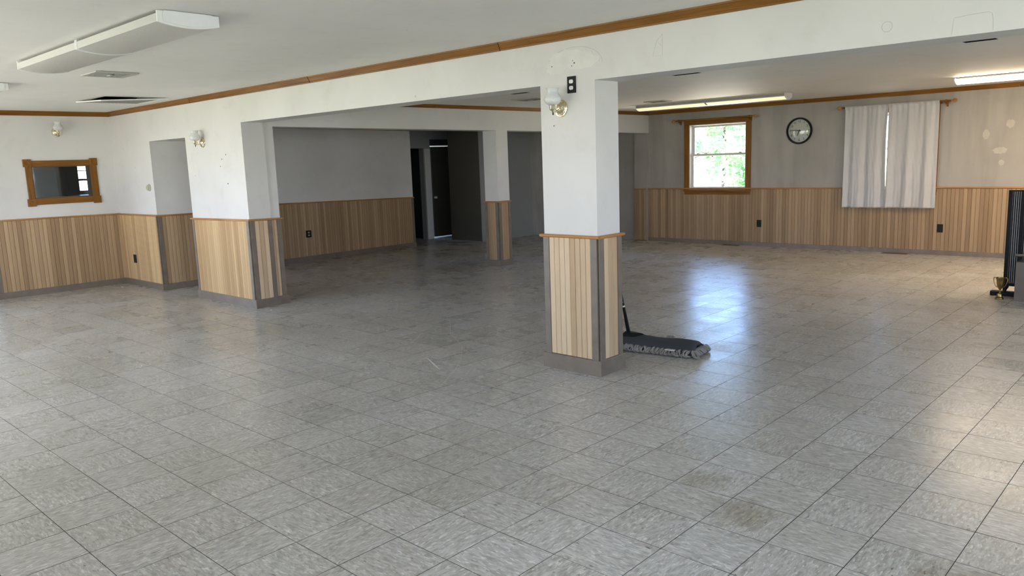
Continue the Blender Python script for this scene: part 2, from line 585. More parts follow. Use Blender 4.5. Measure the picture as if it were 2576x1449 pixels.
def slab(axis, t0, t1, a0, a1, b0, b1, holes=()):
    """flat slab with rectangular holes; axis is its thickness axis; (a, b) are the other two in xyz order"""
    As = sorted({a0, a1, *[h[0] for h in holes], *[h[1] for h in holes]})
    Bs = sorted({b0, b1, *[h[2] for h in holes], *[h[3] for h in holes]})
    As = [v for v in As if a0 <= v <= a1]
    Bs = [v for v in Bs if b0 <= v <= b1]
    solid = {}
    for i in range(len(As) - 1):
        for j in range(len(Bs) - 1):
            ca, cb_ = (As[i] + As[i + 1]) / 2, (Bs[j] + Bs[j + 1]) / 2
            solid[i, j] = not any(h[0] < ca < h[1] and h[2] < cb_ < h[3] for h in holes)

    def P(t, a, b_):
        return {'X': (t, a, b_), 'Y': (a, t, b_), 'Z': (a, b_, t)}[axis]
    m = MB()
    fl = axis == 'Y'
    for (i, j), s_ in solid.items():
        if not s_:
            continue
        A0, A1, B0, B1 = As[i], As[i + 1], Bs[j], Bs[j + 1]

        def q(pts, rev=False):
            m.add(pts, [(3, 2, 1, 0) if rev ^ fl else (0, 1, 2, 3)])
        q([P(t1, A0, B0), P(t1, A1, B0), P(t1, A1, B1), P(t1, A0, B1)])
        q([P(t0, A0, B0), P(t0, A1, B0), P(t0, A1, B1), P(t0, A0, B1)], True)
        if not solid.get((i - 1, j), False):
            q([P(t0, A0, B0), P(t1, A0, B0), P(t1, A0, B1), P(t0, A0, B1)])
        if not solid.get((i + 1, j), False):
            q([P(t0, A1, B0), P(t1, A1, B0), P(t1, A1, B1), P(t0, A1, B1)], True)
        if not solid.get((i, j - 1), False):
            q([P(t0, A0, B0), P(t1, A0, B0), P(t1, A1, B0), P(t0, A1, B0)], True)
        if not solid.get((i, j + 1), False):
            q([P(t0, A0, B1), P(t1, A0, B1), P(t1, A1, B1), P(t0, A1, B1)])
    return m


def merge_mb(*ms):
    r = MB()
    for q in ms:
        r.add(q.v, q.f)
    return r


# ------------------------------------------------------------------ room shell
YB, YB2 = 1.586, 1.856          # front and back plane of the long beam
XW = -10.242                     # left wall
YF = 9.566                       # far wall
ZC, ZCF, ZCL = 2.44, 2.355, 2.30
XR, YBACK = 5.1, -3.8

# floor: dark joint bed, then every tile
floor = slab('Z', -0.25, -0.004, -13.0, 5.3, -6.3, 9.75).build('floor', 'joint')
tagp(floor, 'grey speckled vinyl tile floor of the empty hall', kind='structure')
T = 0.3048


def tile_parts(cx, cy, rot, tx, ty, full=True):
    h, c = T / 2 - 0.0008, 0.0008
    top, d = 0.0, -0.0035
    ring = [(-1, -1), (1, -1), (1, 1), (-1, 1)]
    v = []
    for (s, z) in ((h - c, 0.0), (h, -0.0006), (h, d)):
        for (a, b_) in ring:
            v.append((a * s, b_ * s, z))
    f = [(0, 1, 2, 3)]
    for k in range(4):
        k2 = (k + 1) % 4
        f.append((4 + k, 4 + k2, k2, k))
        f.append((8 + k, 8 + k2, 4 + k2, 4 + k))
    return v, f


TV, TF = tile_parts(0, 0, 0, 0, 0)


def project(p):
    d = Vector(p) - CAM
    z = d.dot(fw)
    if z < 0.3:
        return None
    return (1288 + FPX * d.dot(rt) / z, 724.5 - FPX * d.dot(up) / z, z)


tiles = []
for i in range(-42, 17):
    for j in range(-20, 32):
        cx, cy = (i + 0.5) * T, (j + 0.5) * T
        pr = project((cx, cy, 0))
        on = pr is not None and -60 < pr[0] < 2640 and 560 < pr[1] < 1500
        tiles.append((pr[2] if on else 1e6 + abs(cx) + abs(cy), cx, cy, on))
tiles.sort()
tile_me = bpy.data.meshes.new('floor_tile')
tile_me.from_pydata(TV, [], TF)
tile_me.materials.append(M['tile'])
tile_me.materials.append(M['joint'])
for p_ in tile_me.polygons:
    p_.material_index = 0 if p_.index == 0 else 1
rest = MB()
rng = random.Random(3)
for k, (d, cx, cy, on) in enumerate(tiles):
    ax, ay = rng.gauss(0, 0.0014), rng.gauss(0, 0.0014)
    if k < 300 and on:
        o = bpy.data.objects.new('floor_tile', tile_me)
        link(o, floor)
        o.location = (cx, cy, 0)
        o.rotation_euler = (ax, ay, 0)
    else:
        rest.add([(x + cx, y + cy, z - x * ay + y * ax) for x, y, z in TV], TF)
o = rest.build('floor_tile', 'tile', floor)
o.data.materials.append(M['joint'])
o.data.polygons.foreach_set('material_index', [0 if q % len(TF) == 0 else 1 for q in range(len(o.data.polygons))])
o['kind'] = 'stuff'

# ceilings
HATCH = (-8.42, -7.86, 0.68, 1.26)
SLOTS = [(-4.96, -4.68, 4.12, 4.335), (-2.725, -2.415, 4.12, 4.33), (-0.107, 0.125, 4.12, 4.345)]
ce = slab('Z', ZC, 2.70, -10.5, XR + 0.2, -6.3, 1.72, [HATCH]).build('ceiling', 'ceiling')
tagp(ce, 'white painted ceiling over the front part of the hall', kind='structure')
ce2 = slab('Z', ZCF, 2.70, -6.70, XR + 0.2, 1.72, 9.75, SLOTS).build('ceiling.001', 'ceiling')
tagp(ce2, 'white ceiling beyond the long beam with yellowish light on it', kind='structure')
ce3 = slab('Z', ZCL, 2.70, -13.0, -6.70, 1.72, 9.75).build('ceiling.002', 'ceiling')
tagp(ce3, 'dim ceiling of the back left bay', kind='structure')
# unseen roof over the ceiling openings, eaves added to block direct sun
rf = slab('Z', 2.72, 2.86, -14.8, XR + 1.4, -5.8, 10.3).build('ceiling.003', 'hole')
tagp(rf, 'dark roof deck above the ceiling openings, with added sun-blocking eaves', kind='structure')

lin = MB()
for (a, b_, c, d_) in SLOTS:
    e_ = .002
    lin.box(a + e_, a + 2 * e_, c + e_, d_ - e_, ZCF + .002, 2.69).box(b_ - 2 * e_, b_ - e_, c + e_, d_ - e_, ZCF + .002, 2.69)
    lin.box(a + e_, b_ - e_, c + e_, c + 2 * e_, ZCF + .002, 2.69).box(a + e_, b_ - e_, d_ - 2 * e_, d_ - e_, ZCF + .002, 2.69)
lin.build('shade_lining', 'hole', ce2)  # black sheets put in so the ceiling slots look dark inside

# middle wall: closet block, niche header, wide pier and the long beam, one plaster face
mm = merge_mb(
    MB().box(XW - 0.01, -8.98, YB, 2.70, 0, 2.44),
    MB().box(-8.98, -7.935, YB, 2.70, 1.985, 2.44),
    MB().box(-7.935, -6.548, YB, YB2, 0, 2.44),
    MB().box(-6.548, XR + 0.1, YB, YB2, 2.0885, 2.44),
    MB().box(-6.84, -6.572, YB2, 1.985, 0, 2.06),
)
wall_mid = mm.build('wall_middle', 'wall')
tagp(wall_mid, 'white plaster wall with the square opening, wide pier and long beam', kind='structure')

pillar = MB().box(-2.190, -1.700, YB, YB2, 0, 2.0885).build('pillar', 'wall')
tagp(pillar, 'nearest white pillar with oak planked base', kind='structure')

# second beam from the wide pier to the far wall (its underside dips slightly)
xa, xb = -6.572, -6.45
b2 = MB().hexa([(xa - .27, YB2, 2.047), (xa, YB2, 2.047), (xb, YF, 1.977), (xb - .27, YF, 1.977)],
               [(xa - .27, YB2, 2.44), (xa, YB2, 2.44), (xb, YF, 2.44), (xb - .27, YF, 2.44)])
beam2 = b2.build('beam', 'wall')
tagp(beam2, 'white dropped beam running back from the wide pier to the window wall', kind='structure')
xs = -6.512
pillar2 = MB().box(xs - .27, xs, 5.590, 5.838, 0, 2.03).build('pillar.001', 'wall')
tagp(pillar2, 'slim far pillar under the second beam, oak planked base', kind='structure')
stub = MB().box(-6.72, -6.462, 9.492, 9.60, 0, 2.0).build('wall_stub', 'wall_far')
tagp(stub, 'short white wall stub at the corner by the far window', kind='structure')

# left wall with the small interior window and, beyond the frame, an entrance opening
PW = (0.525, 1.255, 1.285, 1.715)
wl_ = slab('X', -10.40, XW, -6.3, 2.0, 0, 2.6, [PW, (DOOR_LEFT[0], DOOR_LEFT[1], -1, 2.08)]).build('wall_left', 'wall')
tagp(wl_, 'white left wall with the small oak framed interior window', kind='structure')

# far wall
W1 = (-5.610, -4.540, 0.945, 2.070)
W2 = (-2.760, -1.700, 0.945, 2.070)
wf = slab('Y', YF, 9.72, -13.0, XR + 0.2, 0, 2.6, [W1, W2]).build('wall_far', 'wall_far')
tagp(wf, 'grubby white far wall with the clock and two windows', kind='structure')

# back left bay: planked wall, hallway, closet
wbl = slab('X', -10.12, -9.98, 2.4, 6.85, 0, 2.6).build('wall_bay', 'wall')
tagp(wbl, 'white wall with planked lower half in the shadowed bay', kind='structure')
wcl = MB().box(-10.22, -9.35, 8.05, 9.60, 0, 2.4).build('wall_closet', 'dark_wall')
tagp(wcl, 'grey closet wall behind the slim far pillar', kind='structure')
pan = MB().box(-10.222, -9.36, 8.030, 8.052, 0.01, 2.32).build('wall_panel', 'brown_panel', wcl)
bb = box('baseboard', (-9.352, -9.338, 8.05, 9.55, 0, 0.085), 'dark_wall', wcl)
HALL_X = -10.85
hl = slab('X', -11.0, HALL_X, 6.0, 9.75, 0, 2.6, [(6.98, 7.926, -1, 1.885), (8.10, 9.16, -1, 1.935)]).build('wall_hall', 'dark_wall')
tagp(hl, 'dark hallway wall with the black doorway and brown door', kind='structure')
jm = box('door_jamb', (HALL_X - 0.02, HALL_X + 0.02, 7.926, 8.085, 0, 1.872), 'wall', hl)
jm3 = box('transom', (HALL_X - 0.02, HALL_X + 0.012, 8.10, 9.16, 1.945, 2.06), 'dim_blue', hl)
# hallway enclosure and dark room behind the doorway
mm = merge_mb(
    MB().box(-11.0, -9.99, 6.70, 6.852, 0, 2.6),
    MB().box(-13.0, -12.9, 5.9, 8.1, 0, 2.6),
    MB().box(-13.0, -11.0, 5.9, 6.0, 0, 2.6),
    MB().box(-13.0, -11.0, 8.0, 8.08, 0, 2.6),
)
o = mm.build('wall_darkroom', 'black_void')  # near-black colour stands in for the darkness of this room
tagp(o, 'walls blackened for the unlit room beyond the hallway doorway', kind='structure')

# side room seen through the small interior window
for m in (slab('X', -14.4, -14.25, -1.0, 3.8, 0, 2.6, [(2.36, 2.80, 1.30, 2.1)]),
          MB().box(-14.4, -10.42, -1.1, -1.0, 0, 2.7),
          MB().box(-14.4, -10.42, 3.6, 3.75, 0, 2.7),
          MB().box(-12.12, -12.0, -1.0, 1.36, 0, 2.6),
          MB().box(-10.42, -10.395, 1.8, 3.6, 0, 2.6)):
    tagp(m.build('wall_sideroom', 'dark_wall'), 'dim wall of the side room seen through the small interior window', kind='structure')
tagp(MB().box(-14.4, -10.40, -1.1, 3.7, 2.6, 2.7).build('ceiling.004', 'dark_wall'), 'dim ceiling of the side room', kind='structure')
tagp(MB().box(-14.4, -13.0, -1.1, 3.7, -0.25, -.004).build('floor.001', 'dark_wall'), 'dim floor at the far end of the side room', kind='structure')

# unseen sides of the hall: back wall and right wall with their windows
o = slab('Y', -3.95, YBACK, -10.5, XR + 0.2, 0, 2.6, [(a, b_, 0.8, 2.1) for a, b_ in WIN_BACK]).build('wall_back', 'wall')
tagp(o, 'white wall behind the viewer with daylight windows', kind='structure')
o = slab('X', XR, 5.25, -6.3, 9.75, 0, 2.6, [(a, b_, 0.7, 2.1) for a, b_ in WIN_RIGHT + [WIN_RIGHT_FAR]]).build('wall_right', 'wall')
tagp(o, 'white wall on the right outside the picture with windows', kind='structure')


# ------------------------------------------------------------------ wainscot
def plank_mesh(wd, h):
    """vertical board, front towards -y, chamfered edges, origin at bottom centre"""
    a, c, t = wd / 2, 0.003, 0.012
    prof = [(-a, 0), (-a, -t + c), (-a + c, -t), (a - c, -t), (a, -t + c), (a, 0)]
    m = MB()
    m.prism(prof, ((0, 0, 0), (1, 0, 0), (0, 1, 0)), ((0, 0, h), (1, 0, 0), (0, 1, 0)))
    return m


def wainscot(parent, p0, p1, n, zb, zt0, zt1, mat, pitch=0.0508, trim0=0, trim1=0, cap='cap', proud=0.028, cap_h=0.022, base_h=0.085,
             base=True, cap_ext=(0, 0)):
    """planks between p0 and p1 (left to right seen from the room); n = direction into the room"""
    p0, p1, n = Vector((*p0, 0)), Vector((*p1, 0)), Vector((*n, 0))
    d = (p1 - p0)
    L = d.length
    d.normalize()
    ang = math.atan2(d.y, d.x)
    # dark backing seen in the joints
    m = MB()
    q0, q1 = p0 + n * 0.003, p1 + n * 0.003
    m.hexa([q0 - n * 0.002, q1 - n * 0.002, q1, q0][::1], [v + Vector((0, 0, zt)) for v, zt in ((q0 - n * 0.002, zt0), (q1 - n * 0.002, zt1), (q1, zt1), (q0, zt0))])
    m.build('backing', 'groove', parent)
    s0, s1 = trim0, L - trim1
    cnt = max(1, round((s1 - s0) / pitch))
    pw = (s1 - s0) / cnt
    hh = max(zt0, zt1) - zb
    me = plank_mesh(pw - 0.0024, hh).mesh('plank', mat)
    for k in range(cnt):
        s = s0 + (k + 0.5) * pw
        p = p0 + d * s + n * 0.002
        o = bpy.data.objects.new('plank', me)
        link(o, parent)
        zt = zt0 + (zt1 - zt0) * s / L
        o.location = (p.x, p.y, zb)
        o.rotation_euler = (0, 0, ang)
        o.scale = (1, 1, (zt - zb) / hh)
    # corner trims
    for a, b_, on in ((0, trim0, trim0), (L - trim1, L, trim1)):
        if not on:
            continue
        m = MB()
        v0, v1 = p0 + d * a, p0 + d * b_
        zt = zt0 if a == 0 else zt1
        z_lo = base_h if base else 0.0
        m.hexa([v + Vector((0, 0, z_lo)) for v in (v0 + n * 0.0165, v1 + n * 0.0165, v1, v0)], [v + Vector((0, 0, zt)) for v in (v0 + n * 0.0165, v1 + n * 0.0165, v1, v0)])
        m.build('corner_trim', 'taupe', parent)
    # cap rail: rounded little moulding
    c0, c1 = p0 - d * cap_ext[0], p1 + d * cap_ext[1]
    prof = [(0, 0), (proud * 0.75, 0), (proud, cap_h * 0.3), (proud, cap_h * 0.75), (proud * 0.85, cap_h), (0, cap_h)]
    Z = Vector((0, 0, 1))
    m = MB().prism(prof, (c0 + Z * zt0, n, Z), (c1 + Z * zt1, n, Z))
    m.build('cap_rail', cap, parent)
    if base:
        m = MB().prism([(0, 0), (0.019, 0), (0.018, base_h - 0.004), (0.015, base_h), (0, base_h)], (c0, n, Z), (c1, n, Z))
        m.build('baseboard', 'taupe', parent)


# nearest pillar
wainscot(pillar, (-2.190, YB), (-1.700, YB), (0, -1), 0.12, 0.997, 0.997, 'plank_light', 0.0485, .053, .053, base_h=0.115, cap_ext=(.028, .028))
wainscot(pillar, (-1.700, YB), (-1.700, YB2), (1, 0), 0.12, 0.997, 0.997, 'plank_light', 0.0485, .053, .053, 'cap_y', base_h=0.115, cap_ext=(0.0, .028))
# wide pier: front, right side, recessed strip
wainscot(wall_mid, (-7.935, YB), (-6.548, YB), (0, -1), 0.10, 0.983, 0.997, 'plank_amber', 0.0508, .05, .053, base_h=0.10, cap_ext=(.028, .028))
wainscot(wall_mid, (-6.548, YB), (-6.548, YB2), (1, 0), 0.10, 0.997, 0.99, 'plank_light', 0.0508, .053, .053, 'cap_y', base_h=0.10, cap_ext=(0, .028))
wainscot(wall_mid, (-6.572, YB2), (-6.572, 1.985), (1, 0), 0.10, 0.99, 0.985, 'plank_light', 0.045, 0, .055, 'cap_y', base_h=0.10, cap_ext=(0, .028))
# short wall left of the square opening and the side of the opening
wainscot(wall_mid, (XW, YB), (-8.98, YB), (0, -1), 0.085, 0.997, 0.997, 'plank_amber', 0.0508, 0, .02)
wainscot(wall_mid, (-8.98, YB), (-8.98, 2.70), (1, 0), 0.085, 0.995, 0.985, 'plank_mid', 0.0508, .05, 0, 'cap_y', cap_ext=(.028, 0))
# left wall
wainscot(wl_, (XW, -0.05), (XW, YB), (1, 0), 0.085, 1.018, 1.0, 'plank_mid', 0.0508, .06, 0, 'cap_y')
# shadowed bay wall
wainscot(wbl, (-9.98, 2.70), (-9.98, 6.85), (1, 0), 0.085, 1.01, 0.93, 'plank_mid', 0.0508, 0, .05, 'cap_y', cap_ext=(0, .01))
# slim far pillar
wainscot(pillar2, (xs - .27, 5.590), (xs, 5.590), (0, -1), 0.09, 0.955, 0.955, 'plank_mid', 0.045, .05, .05, base_h=0.09, cap_ext=(.025, .025))
wainscot(pillar2, (xs, 5.590), (xs, 5.838), (1, 0), 0.09, 0.955, 0.955, 'plank_mid', 0.045, .05, .05, 'cap_y', base_h=0.09, cap_ext=(0, .025))
# stub and far wall
wainscot(stub, (-6.72, 9.492), (-6.462, 9.492), (0, -1), 0.012, 0.948, 0.948, 'plank_far', 0.0508, 0, 0, base=False)
# far wall planks: below the sills and between
wainscot(wf, (-6.462, YF), (XR, YF), (0, -1), 0.068, 0.955, 0.955, 'plank_far', 0.0525, 0, 0, base_h=0.068)

# crown mouldings
CROWN = [(0, 0), (0.011, 0.0), (0.013, 0.010), (0.016, 0.014), (0.030, 0.047), (0.034, 0.050), (0.036, 0.061), (0, 0.061)]
Z = Vector((0, 0, 1))


def crown(name, p0, p1, n, z0, z1, mat, h, label, piece=2.6):
    p0, p1, n = Vector((*p0, 0)), Vector((*p1, 0)), Vector((*n, 0))
    k = h / 0.061
    prof = [(a * k, b_ * k) for a, b_ in CROWN]
    L = (p1 - p0).length
    cnt = max(1, round(L / piece))
    root = None
    for i in range(cnt):
        a, b_ = i / cnt + (0.0006 if i else 0), (i + 1) / cnt
        q0, q1 = p0.lerp(p1, a) + Z * (z0 + (z1 - z0) * a), p0.lerp(p1, b_) + Z * (z0 + (z1 - z0) * b_)
        c = (q0 + q1) / 2
        m = MB().prism(prof, (q0 - c, n, Z), (q1 - c, n, Z))
        if root is None:
            root = bpy.data.objects.new(name, None)
            link(root)
            tagp(root, label, kind='structure')
        m.build('moulding_length', mat, root, loc=c)
    return root


crown('trim_1', (XW, YB), (XR, YB), (0, -1), 2.379, 2.379, 'oak_x', 0.061, 'oak crown moulding along the front face of the long beam')
crown('trim_2', (XW, -6.1), (XW, YB), (1, 0), 2.379, 2.379, 'oak_y', 0.061, 'oak crown moulding along the top of the left wall')
crown('trim_3', (-6.45, YF), (XR, YF), (0, -1), 2.294, 2.294, 'oak_x', 0.061, 'oak crown moulding along the top of the far window wall')
crown('trim_4', (xa, YB2), (xb, YF), (1, 0.016), 2.315, 2.294, 'oak_y', 0.058, 'oak crown moulding along the second beam')
crown('trim_5', (-9.98, 2.7), (-9.98, 6.85), (1, 0), 2.238, 2.190, 'oak_y', 0.058, 'oak crown moulding in the shadowed bay')


# ------------------------------------------------------------------ windows in the far wall
def far_window(name, op, label, sill_ext=0.10):
    x0, x1, z0, z1 = op
    root = bpy.data.objects.new(name, None)
    link(root)
    tagp(root, label, kind='structure')
    cw = 0.092
    f = YF - 0.018
    # casing boards with a raised outer bead
    for nm, b_, mt in (('side_casing', (x0 - cw, x0, f, YF + .002, z0 - .02, z1 + 0.0), 'oak_z'), ('side_casing', (x1, x1 + cw, f, YF + .002, z0 - .02, z1), 'oak_z'),
                       ('head_casing', (x0 - cw, x1 + cw, f, YF + .002, z1, z1 + .085), 'oak_x')):
        box(nm, b_, mt, root, bevel=0.004)
    box('head_cap', (x0 - cw - .012, x1 + cw + .012, f - .012, YF, z1 + .070, z1 + .094), 'oak_x', root, bevel=0.003)
    for xx in (x0 - cw, x1 + cw - .018):
        box('casing_bead', (xx, xx + .018, f - .007, f + .002, z0 - .02, z1 + .07), 'oak_z', root, bevel=0.003)
    # stool and apron
    box('sill', (x0 - sill_ext, x1 + sill_ext, YF - .052, YF + .10, z0 - .028, z0 - .002), 'oak_x', root, bevel=0.005)
    box('apron', (x0 - cw, x1 + cw, f, YF + .0, z0 - .085, z0 - .028), 'oak_x', root, bevel=0.004)
    # jamb liner
    jy0, jy1 = YF + 0.0, YF + .15
    for b_ in ((x0, x0 + .012, jy0, jy1, z0, z1), (x1 - .012, x1, jy0, jy1, z0, z1), (x0 + .012, x1 - .012, jy0, jy1, z1 - .012, z1)):
        box('jamb', b_, 'vinyl', root)
    a, b2_ = x0 + .012, x1 - .012
    zm = z0 + (z1 - z0) * 0.535

    def sash(nm, y, za, zb_):
        s = .034
        m = merge_mb(MB().box(a, a + s, y, y + .03, za, zb_), MB().box(b2_ - s, b2_, y, y + .03, za, zb_),
                     MB().box(a + s, b2_ - s, y, y + .03, za, za + s), MB().box(a + s, b2_ - s, y, y + .03, zb_ - s, zb_))
        o = m.build(nm, 'vinyl', root, bevel=0.002)
        g = MB().box(a + s, b2_ - s, y + .013, y + .017, za + s, zb_ - s).build('pane', 'glass', o)
        return o
    sash('upper_sash', YF + .105, zm - .02, z1 - .014)
    lo = sash('lower_sash', YF + .068, z0 + .012, zm + .018)
    for t in (0.12, 0.88):
        xx = a + (b2_ - a) * t
        MB().box(xx - .02, xx + .02, YF + .060, YF + .10, zm + .018, zm + .032).build('sash_lock', 'grey_metal', lo, bevel=0.003)
    MB().box((a + b2_) / 2 - .03, (a + b2_) / 2 + .03, YF + .058, YF + .068, z0 + .018, z0 + .03).build('lift_rail', 'vinyl', lo)
    return root


far_window('window_1', W1, 'oak cased sash window with bright green leaves outside')
far_window('window_2', W2, 'oak cased window hidden behind the white curtains')


def curtain_rod(x0, x1, z, label):
    t = empty('curtain_rod', ((x0 + x1) / 2, YF, z), 0, label, 'curtain rod')
    h = (x1 - x0) / 2
    R = Matrix.Rotation(math.pi / 2, 4, 'Y')
    y = -0.085
    MB().tube([(-h + .05, y, 0), (h - .05, y, 0)], 0.0135, 14).build('rod', 'oak_x', t, True)
    for s in (-1, 1):
        prof = [(0.0, -.012), (.012, -.012), (.014, -.004), (.010, 0.002), (.010, .012), (.019, .020), (.027, .034), (.029, .045), (.026, .058), (.016, .070), (0.0, .074)]
        Mx = Matrix.Translation((s * (h - .05), y, 0)) @ Matrix.Rotation(s * math.pi / 2, 4, 'Y')
        MB().lathe(prof, 16, Mx).build('finial', 'cap', t, True)
        xx = s * (h - .115)
        m = MB().prism([(0, -.075), (0, .02), (-.014, .02), (-.07, -.004), (-.10, -.010), (-.105, .006), (-.10, .02), (-.075, .02), (-.07, .005), (-.06, -.022), (-.03, -.05), (-.014, -.075)][::-1],
                       ((xx - .011, 0, 0), (0, 1, 0), (0, 0, 1)), ((xx + .011, 0, 0), (0, 1, 0), (0, 0, 1)))
        m.build('bracket', 'oak_z', t)
    return t


curtain_rod(-5.885, -4.335, 2.150, 'wooden curtain rod with ball ends above the uncovered window')
curtain_rod(-2.995, -1.405, 2.172, 'wooden curtain rod with ball ends holding the white curtains')


def curtain(x0, x1, zt, zb, seed, label, lean=0.0, pull=0.0):
    rg = random.Random(seed)
    nx, nz = 90, 60
    ph = [(rg.uniform(0, 6.28), rg.uniform(0.8, 1.2)) for _ in range(8)]
    t = empty('curtain', ((x0 + x1) / 2, YF - .085, zb), 0, label, 'curtain', 'white curtains on the far window')
    W, H = x1 - x0, zt - zb
    v, f = [], []
    for j in range(nz + 1):
        s = j / nz                       # 0 top .. 1 bottom
        for i in range(nx + 1):
            q = i / nx
            x = -W / 2 + W * q
            gather = math.exp(-s * 5)
            y = 0.007 * gather * math.sin(q * 2 * math.pi * 9 + ph[0][0]) * ph[0][1]
            y += (0.012 + .010 * s) * (1 - gather * .6) * math.sin(q * 2 * math.pi * 2.6 + ph[1][0] + .5 * s)
            y += 0.008 * (1 - gather) * math.sin(q * 2 * math.pi * 5.2 + ph[2][0] + 1.2 * s)
            cr = s ** 1.5
            y += 0.004 * cr * math.sin(q * 47 + ph[3][0] + 9 * s) * math.sin(s * 23 + ph[4][0] + q * 11)
            y += 0.003 * cr * math.sin(q * 83 + ph[5][0] - 16 * s + 3 * math.sin(7 * s))
            x += lean * s * s * (q - .5) + pull * (q if pull < 0 else 1 - q) * math.sin(math.pi * s ** .8)
            if abs(s - .955) < .01:
                y -= .0015
            top = 0.024 * math.exp(-((s - .012) / .02) ** 2)
            v.append((x, -y * .8 - top - .005, H * (1 - s)))
    for j in range(nz):
        for i in range(nx):
            a = j * (nx + 1) + i
            f.append((a, a + nx + 1, a + nx + 2, a + 1))
    o = MB().add(v, f).build('cloth', 'curtain', t, True)
    md = o.modifiers.new('thickness', 'SOLIDIFY')
    md.thickness = 0.0015
    m = MB()
    k = MB()
    # bottom hem band
    hv, hf = [], []
    base = (nz - 3) * (nx + 1)
    return t


curtain(-2.890, -2.274, 2.192, 0.675, 4, 'left one of the two white curtains over the far window', 0.02, -.020)
curtain(-2.273, -1.600, 2.192, 0.678, 9, 'right one of the two white curtains over the far window', 0.0, .004)


# ------------------------------------------------------------------ interior window in the left wall
root = bpy.data.objects.new('window_3', None)
link(root)
tagp(root, 'small oak framed interior window with corner blocks in the left wall', kind='structure')
y0, y1, z0, z1 = PW
xf = XW + 0.02
for nm, b_, mt in (('frame_side', (XW, xf, y0 - .075, y0, z0, z1), 'oak_z'), ('frame_side', (XW, xf, y1, y1 + .085, z0, z1), 'oak_z'),
                   ('frame_head', (XW, xf, y0, y1, z1, z1 + .075), 'oak_y'), ('frame_foot', (XW, xf, y0, y1, z0 - .08, z0), 'oak_y')):
    o = box(nm, b_, mt, root, bevel=0.003)
for (yy, zz) in ((y0 - .045, z1 + .045), (y1 + .048, z1 + .045), (y0 - .045, z0 - .048), (y1 + .048, z0 - .048)):
    o = box('corner_block', (XW, xf + .008, yy - .05, yy + .05, zz - .05, zz + .05), 'oak_z', root, bevel=0.003)
    Rx = Matrix.Translation((0.014, 0, 0)) @ Matrix.Rotation(math.pi / 2, 4, 'Y')
    MB().lathe([(0.0, .004), (.010, .004), (.014, .001), (.020, .001), (.026, .006), (.032, .006), (.036, 0.0)], 20, Rx).build('rosette', 'oak_z', o, True)
for b_ in ((XW - .158, XW, y0 - .004, y0 + .012, z0, z1), (XW - .158, XW, y1 - .004, y1 + .004, z0, z1), (XW - .158, XW, y0, y1, z1 - .012, z1 + .004), (XW - .158, XW, y0, y1, z0 - .004, z0 + .012)):
    box('jamb', b_, 'groove', root)
box('pane', (XW - .022, XW - .018, y0 + .012, y1 - .004, z0 + .012, z1 - .012), 'glass_dark', root)

# window, cabinet and table of the side room
root = bpy.data.objects.new('window_4', None)
link(root)
tagp(root, 'bright daylight window of the side room behind the interior window', kind='structure')
for b_ in ((-14.34, -14.30, 2.36, 2.80, 1.48, 1.52), (-14.34, -14.30, 2.36, 2.80, 1.66, 1.675), (-14.34, -14.30, 2.36, 2.385, 1.3, 2.1), (-14.34, -14.30, 2.78, 2.80, 1.3, 2.1)):
    box('sash_bar', b_, 'grey_metal', root)
box('pane', (-14.325, -14.32, 2.36, 2.80, 1.3, 2.1), 'glass', root)
t = empty('cabinet', (-13.93, 2.04, 0), 0, 'dark cabinet in the dim side room beyond the interior window', 'cabinet')
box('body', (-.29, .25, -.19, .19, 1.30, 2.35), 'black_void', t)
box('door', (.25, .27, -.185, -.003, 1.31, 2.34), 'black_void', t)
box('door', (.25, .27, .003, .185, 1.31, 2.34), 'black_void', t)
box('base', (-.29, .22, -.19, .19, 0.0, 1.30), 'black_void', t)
t = empty('table', (-13.1, 2.6, 0), 0, 'blue grey table in the dim side room beyond the interior window', 'table')
box('tabletop', (-.42, .38, -.62, .75, 1.20, 1.24), 'blue', t, .004)
for a in (-.36, .32):
    for b_ in (-.56, .69):
        box('leg', (a - .02, a + .02, b_ - .02, b_ + .02, 0, 1.2), 'blue', t)

# ------------------------------------------------------------------ hallway door
door = empty('door_1', (HALL_X - .142, 8.226, 0.018), 0, 'dark brown panelled door with pale knob at the hallway end', None)
door['kind'] = 'structure'
dw, dh = 0.915, 1.896
box('leaf', (-.018, .016, .012, dw, 0, dh), 'brown_panel', door)
for (a, b_) in ((.10, .42), (.50, .82)):
    for (c, d_) in ((.10, .62), (.78, 1.36), (1.48, 1.78)):
        box('door_panel', (.016, .024, a, b_, c, d_), 'brown_panel', door, .006)
Mx = Matrix.Translation((.016, .062, .835)) @ Matrix.Rotation(math.pi / 2, 4, 'Y')
MB().lathe([(.024, 0), (.024, .006), (.010, .010), (.010, .026), (.022, .034), (.028, .046), (.022, .058), (0.0, .062)], 18, Mx).build('knob', 'white_plastic', door, True)

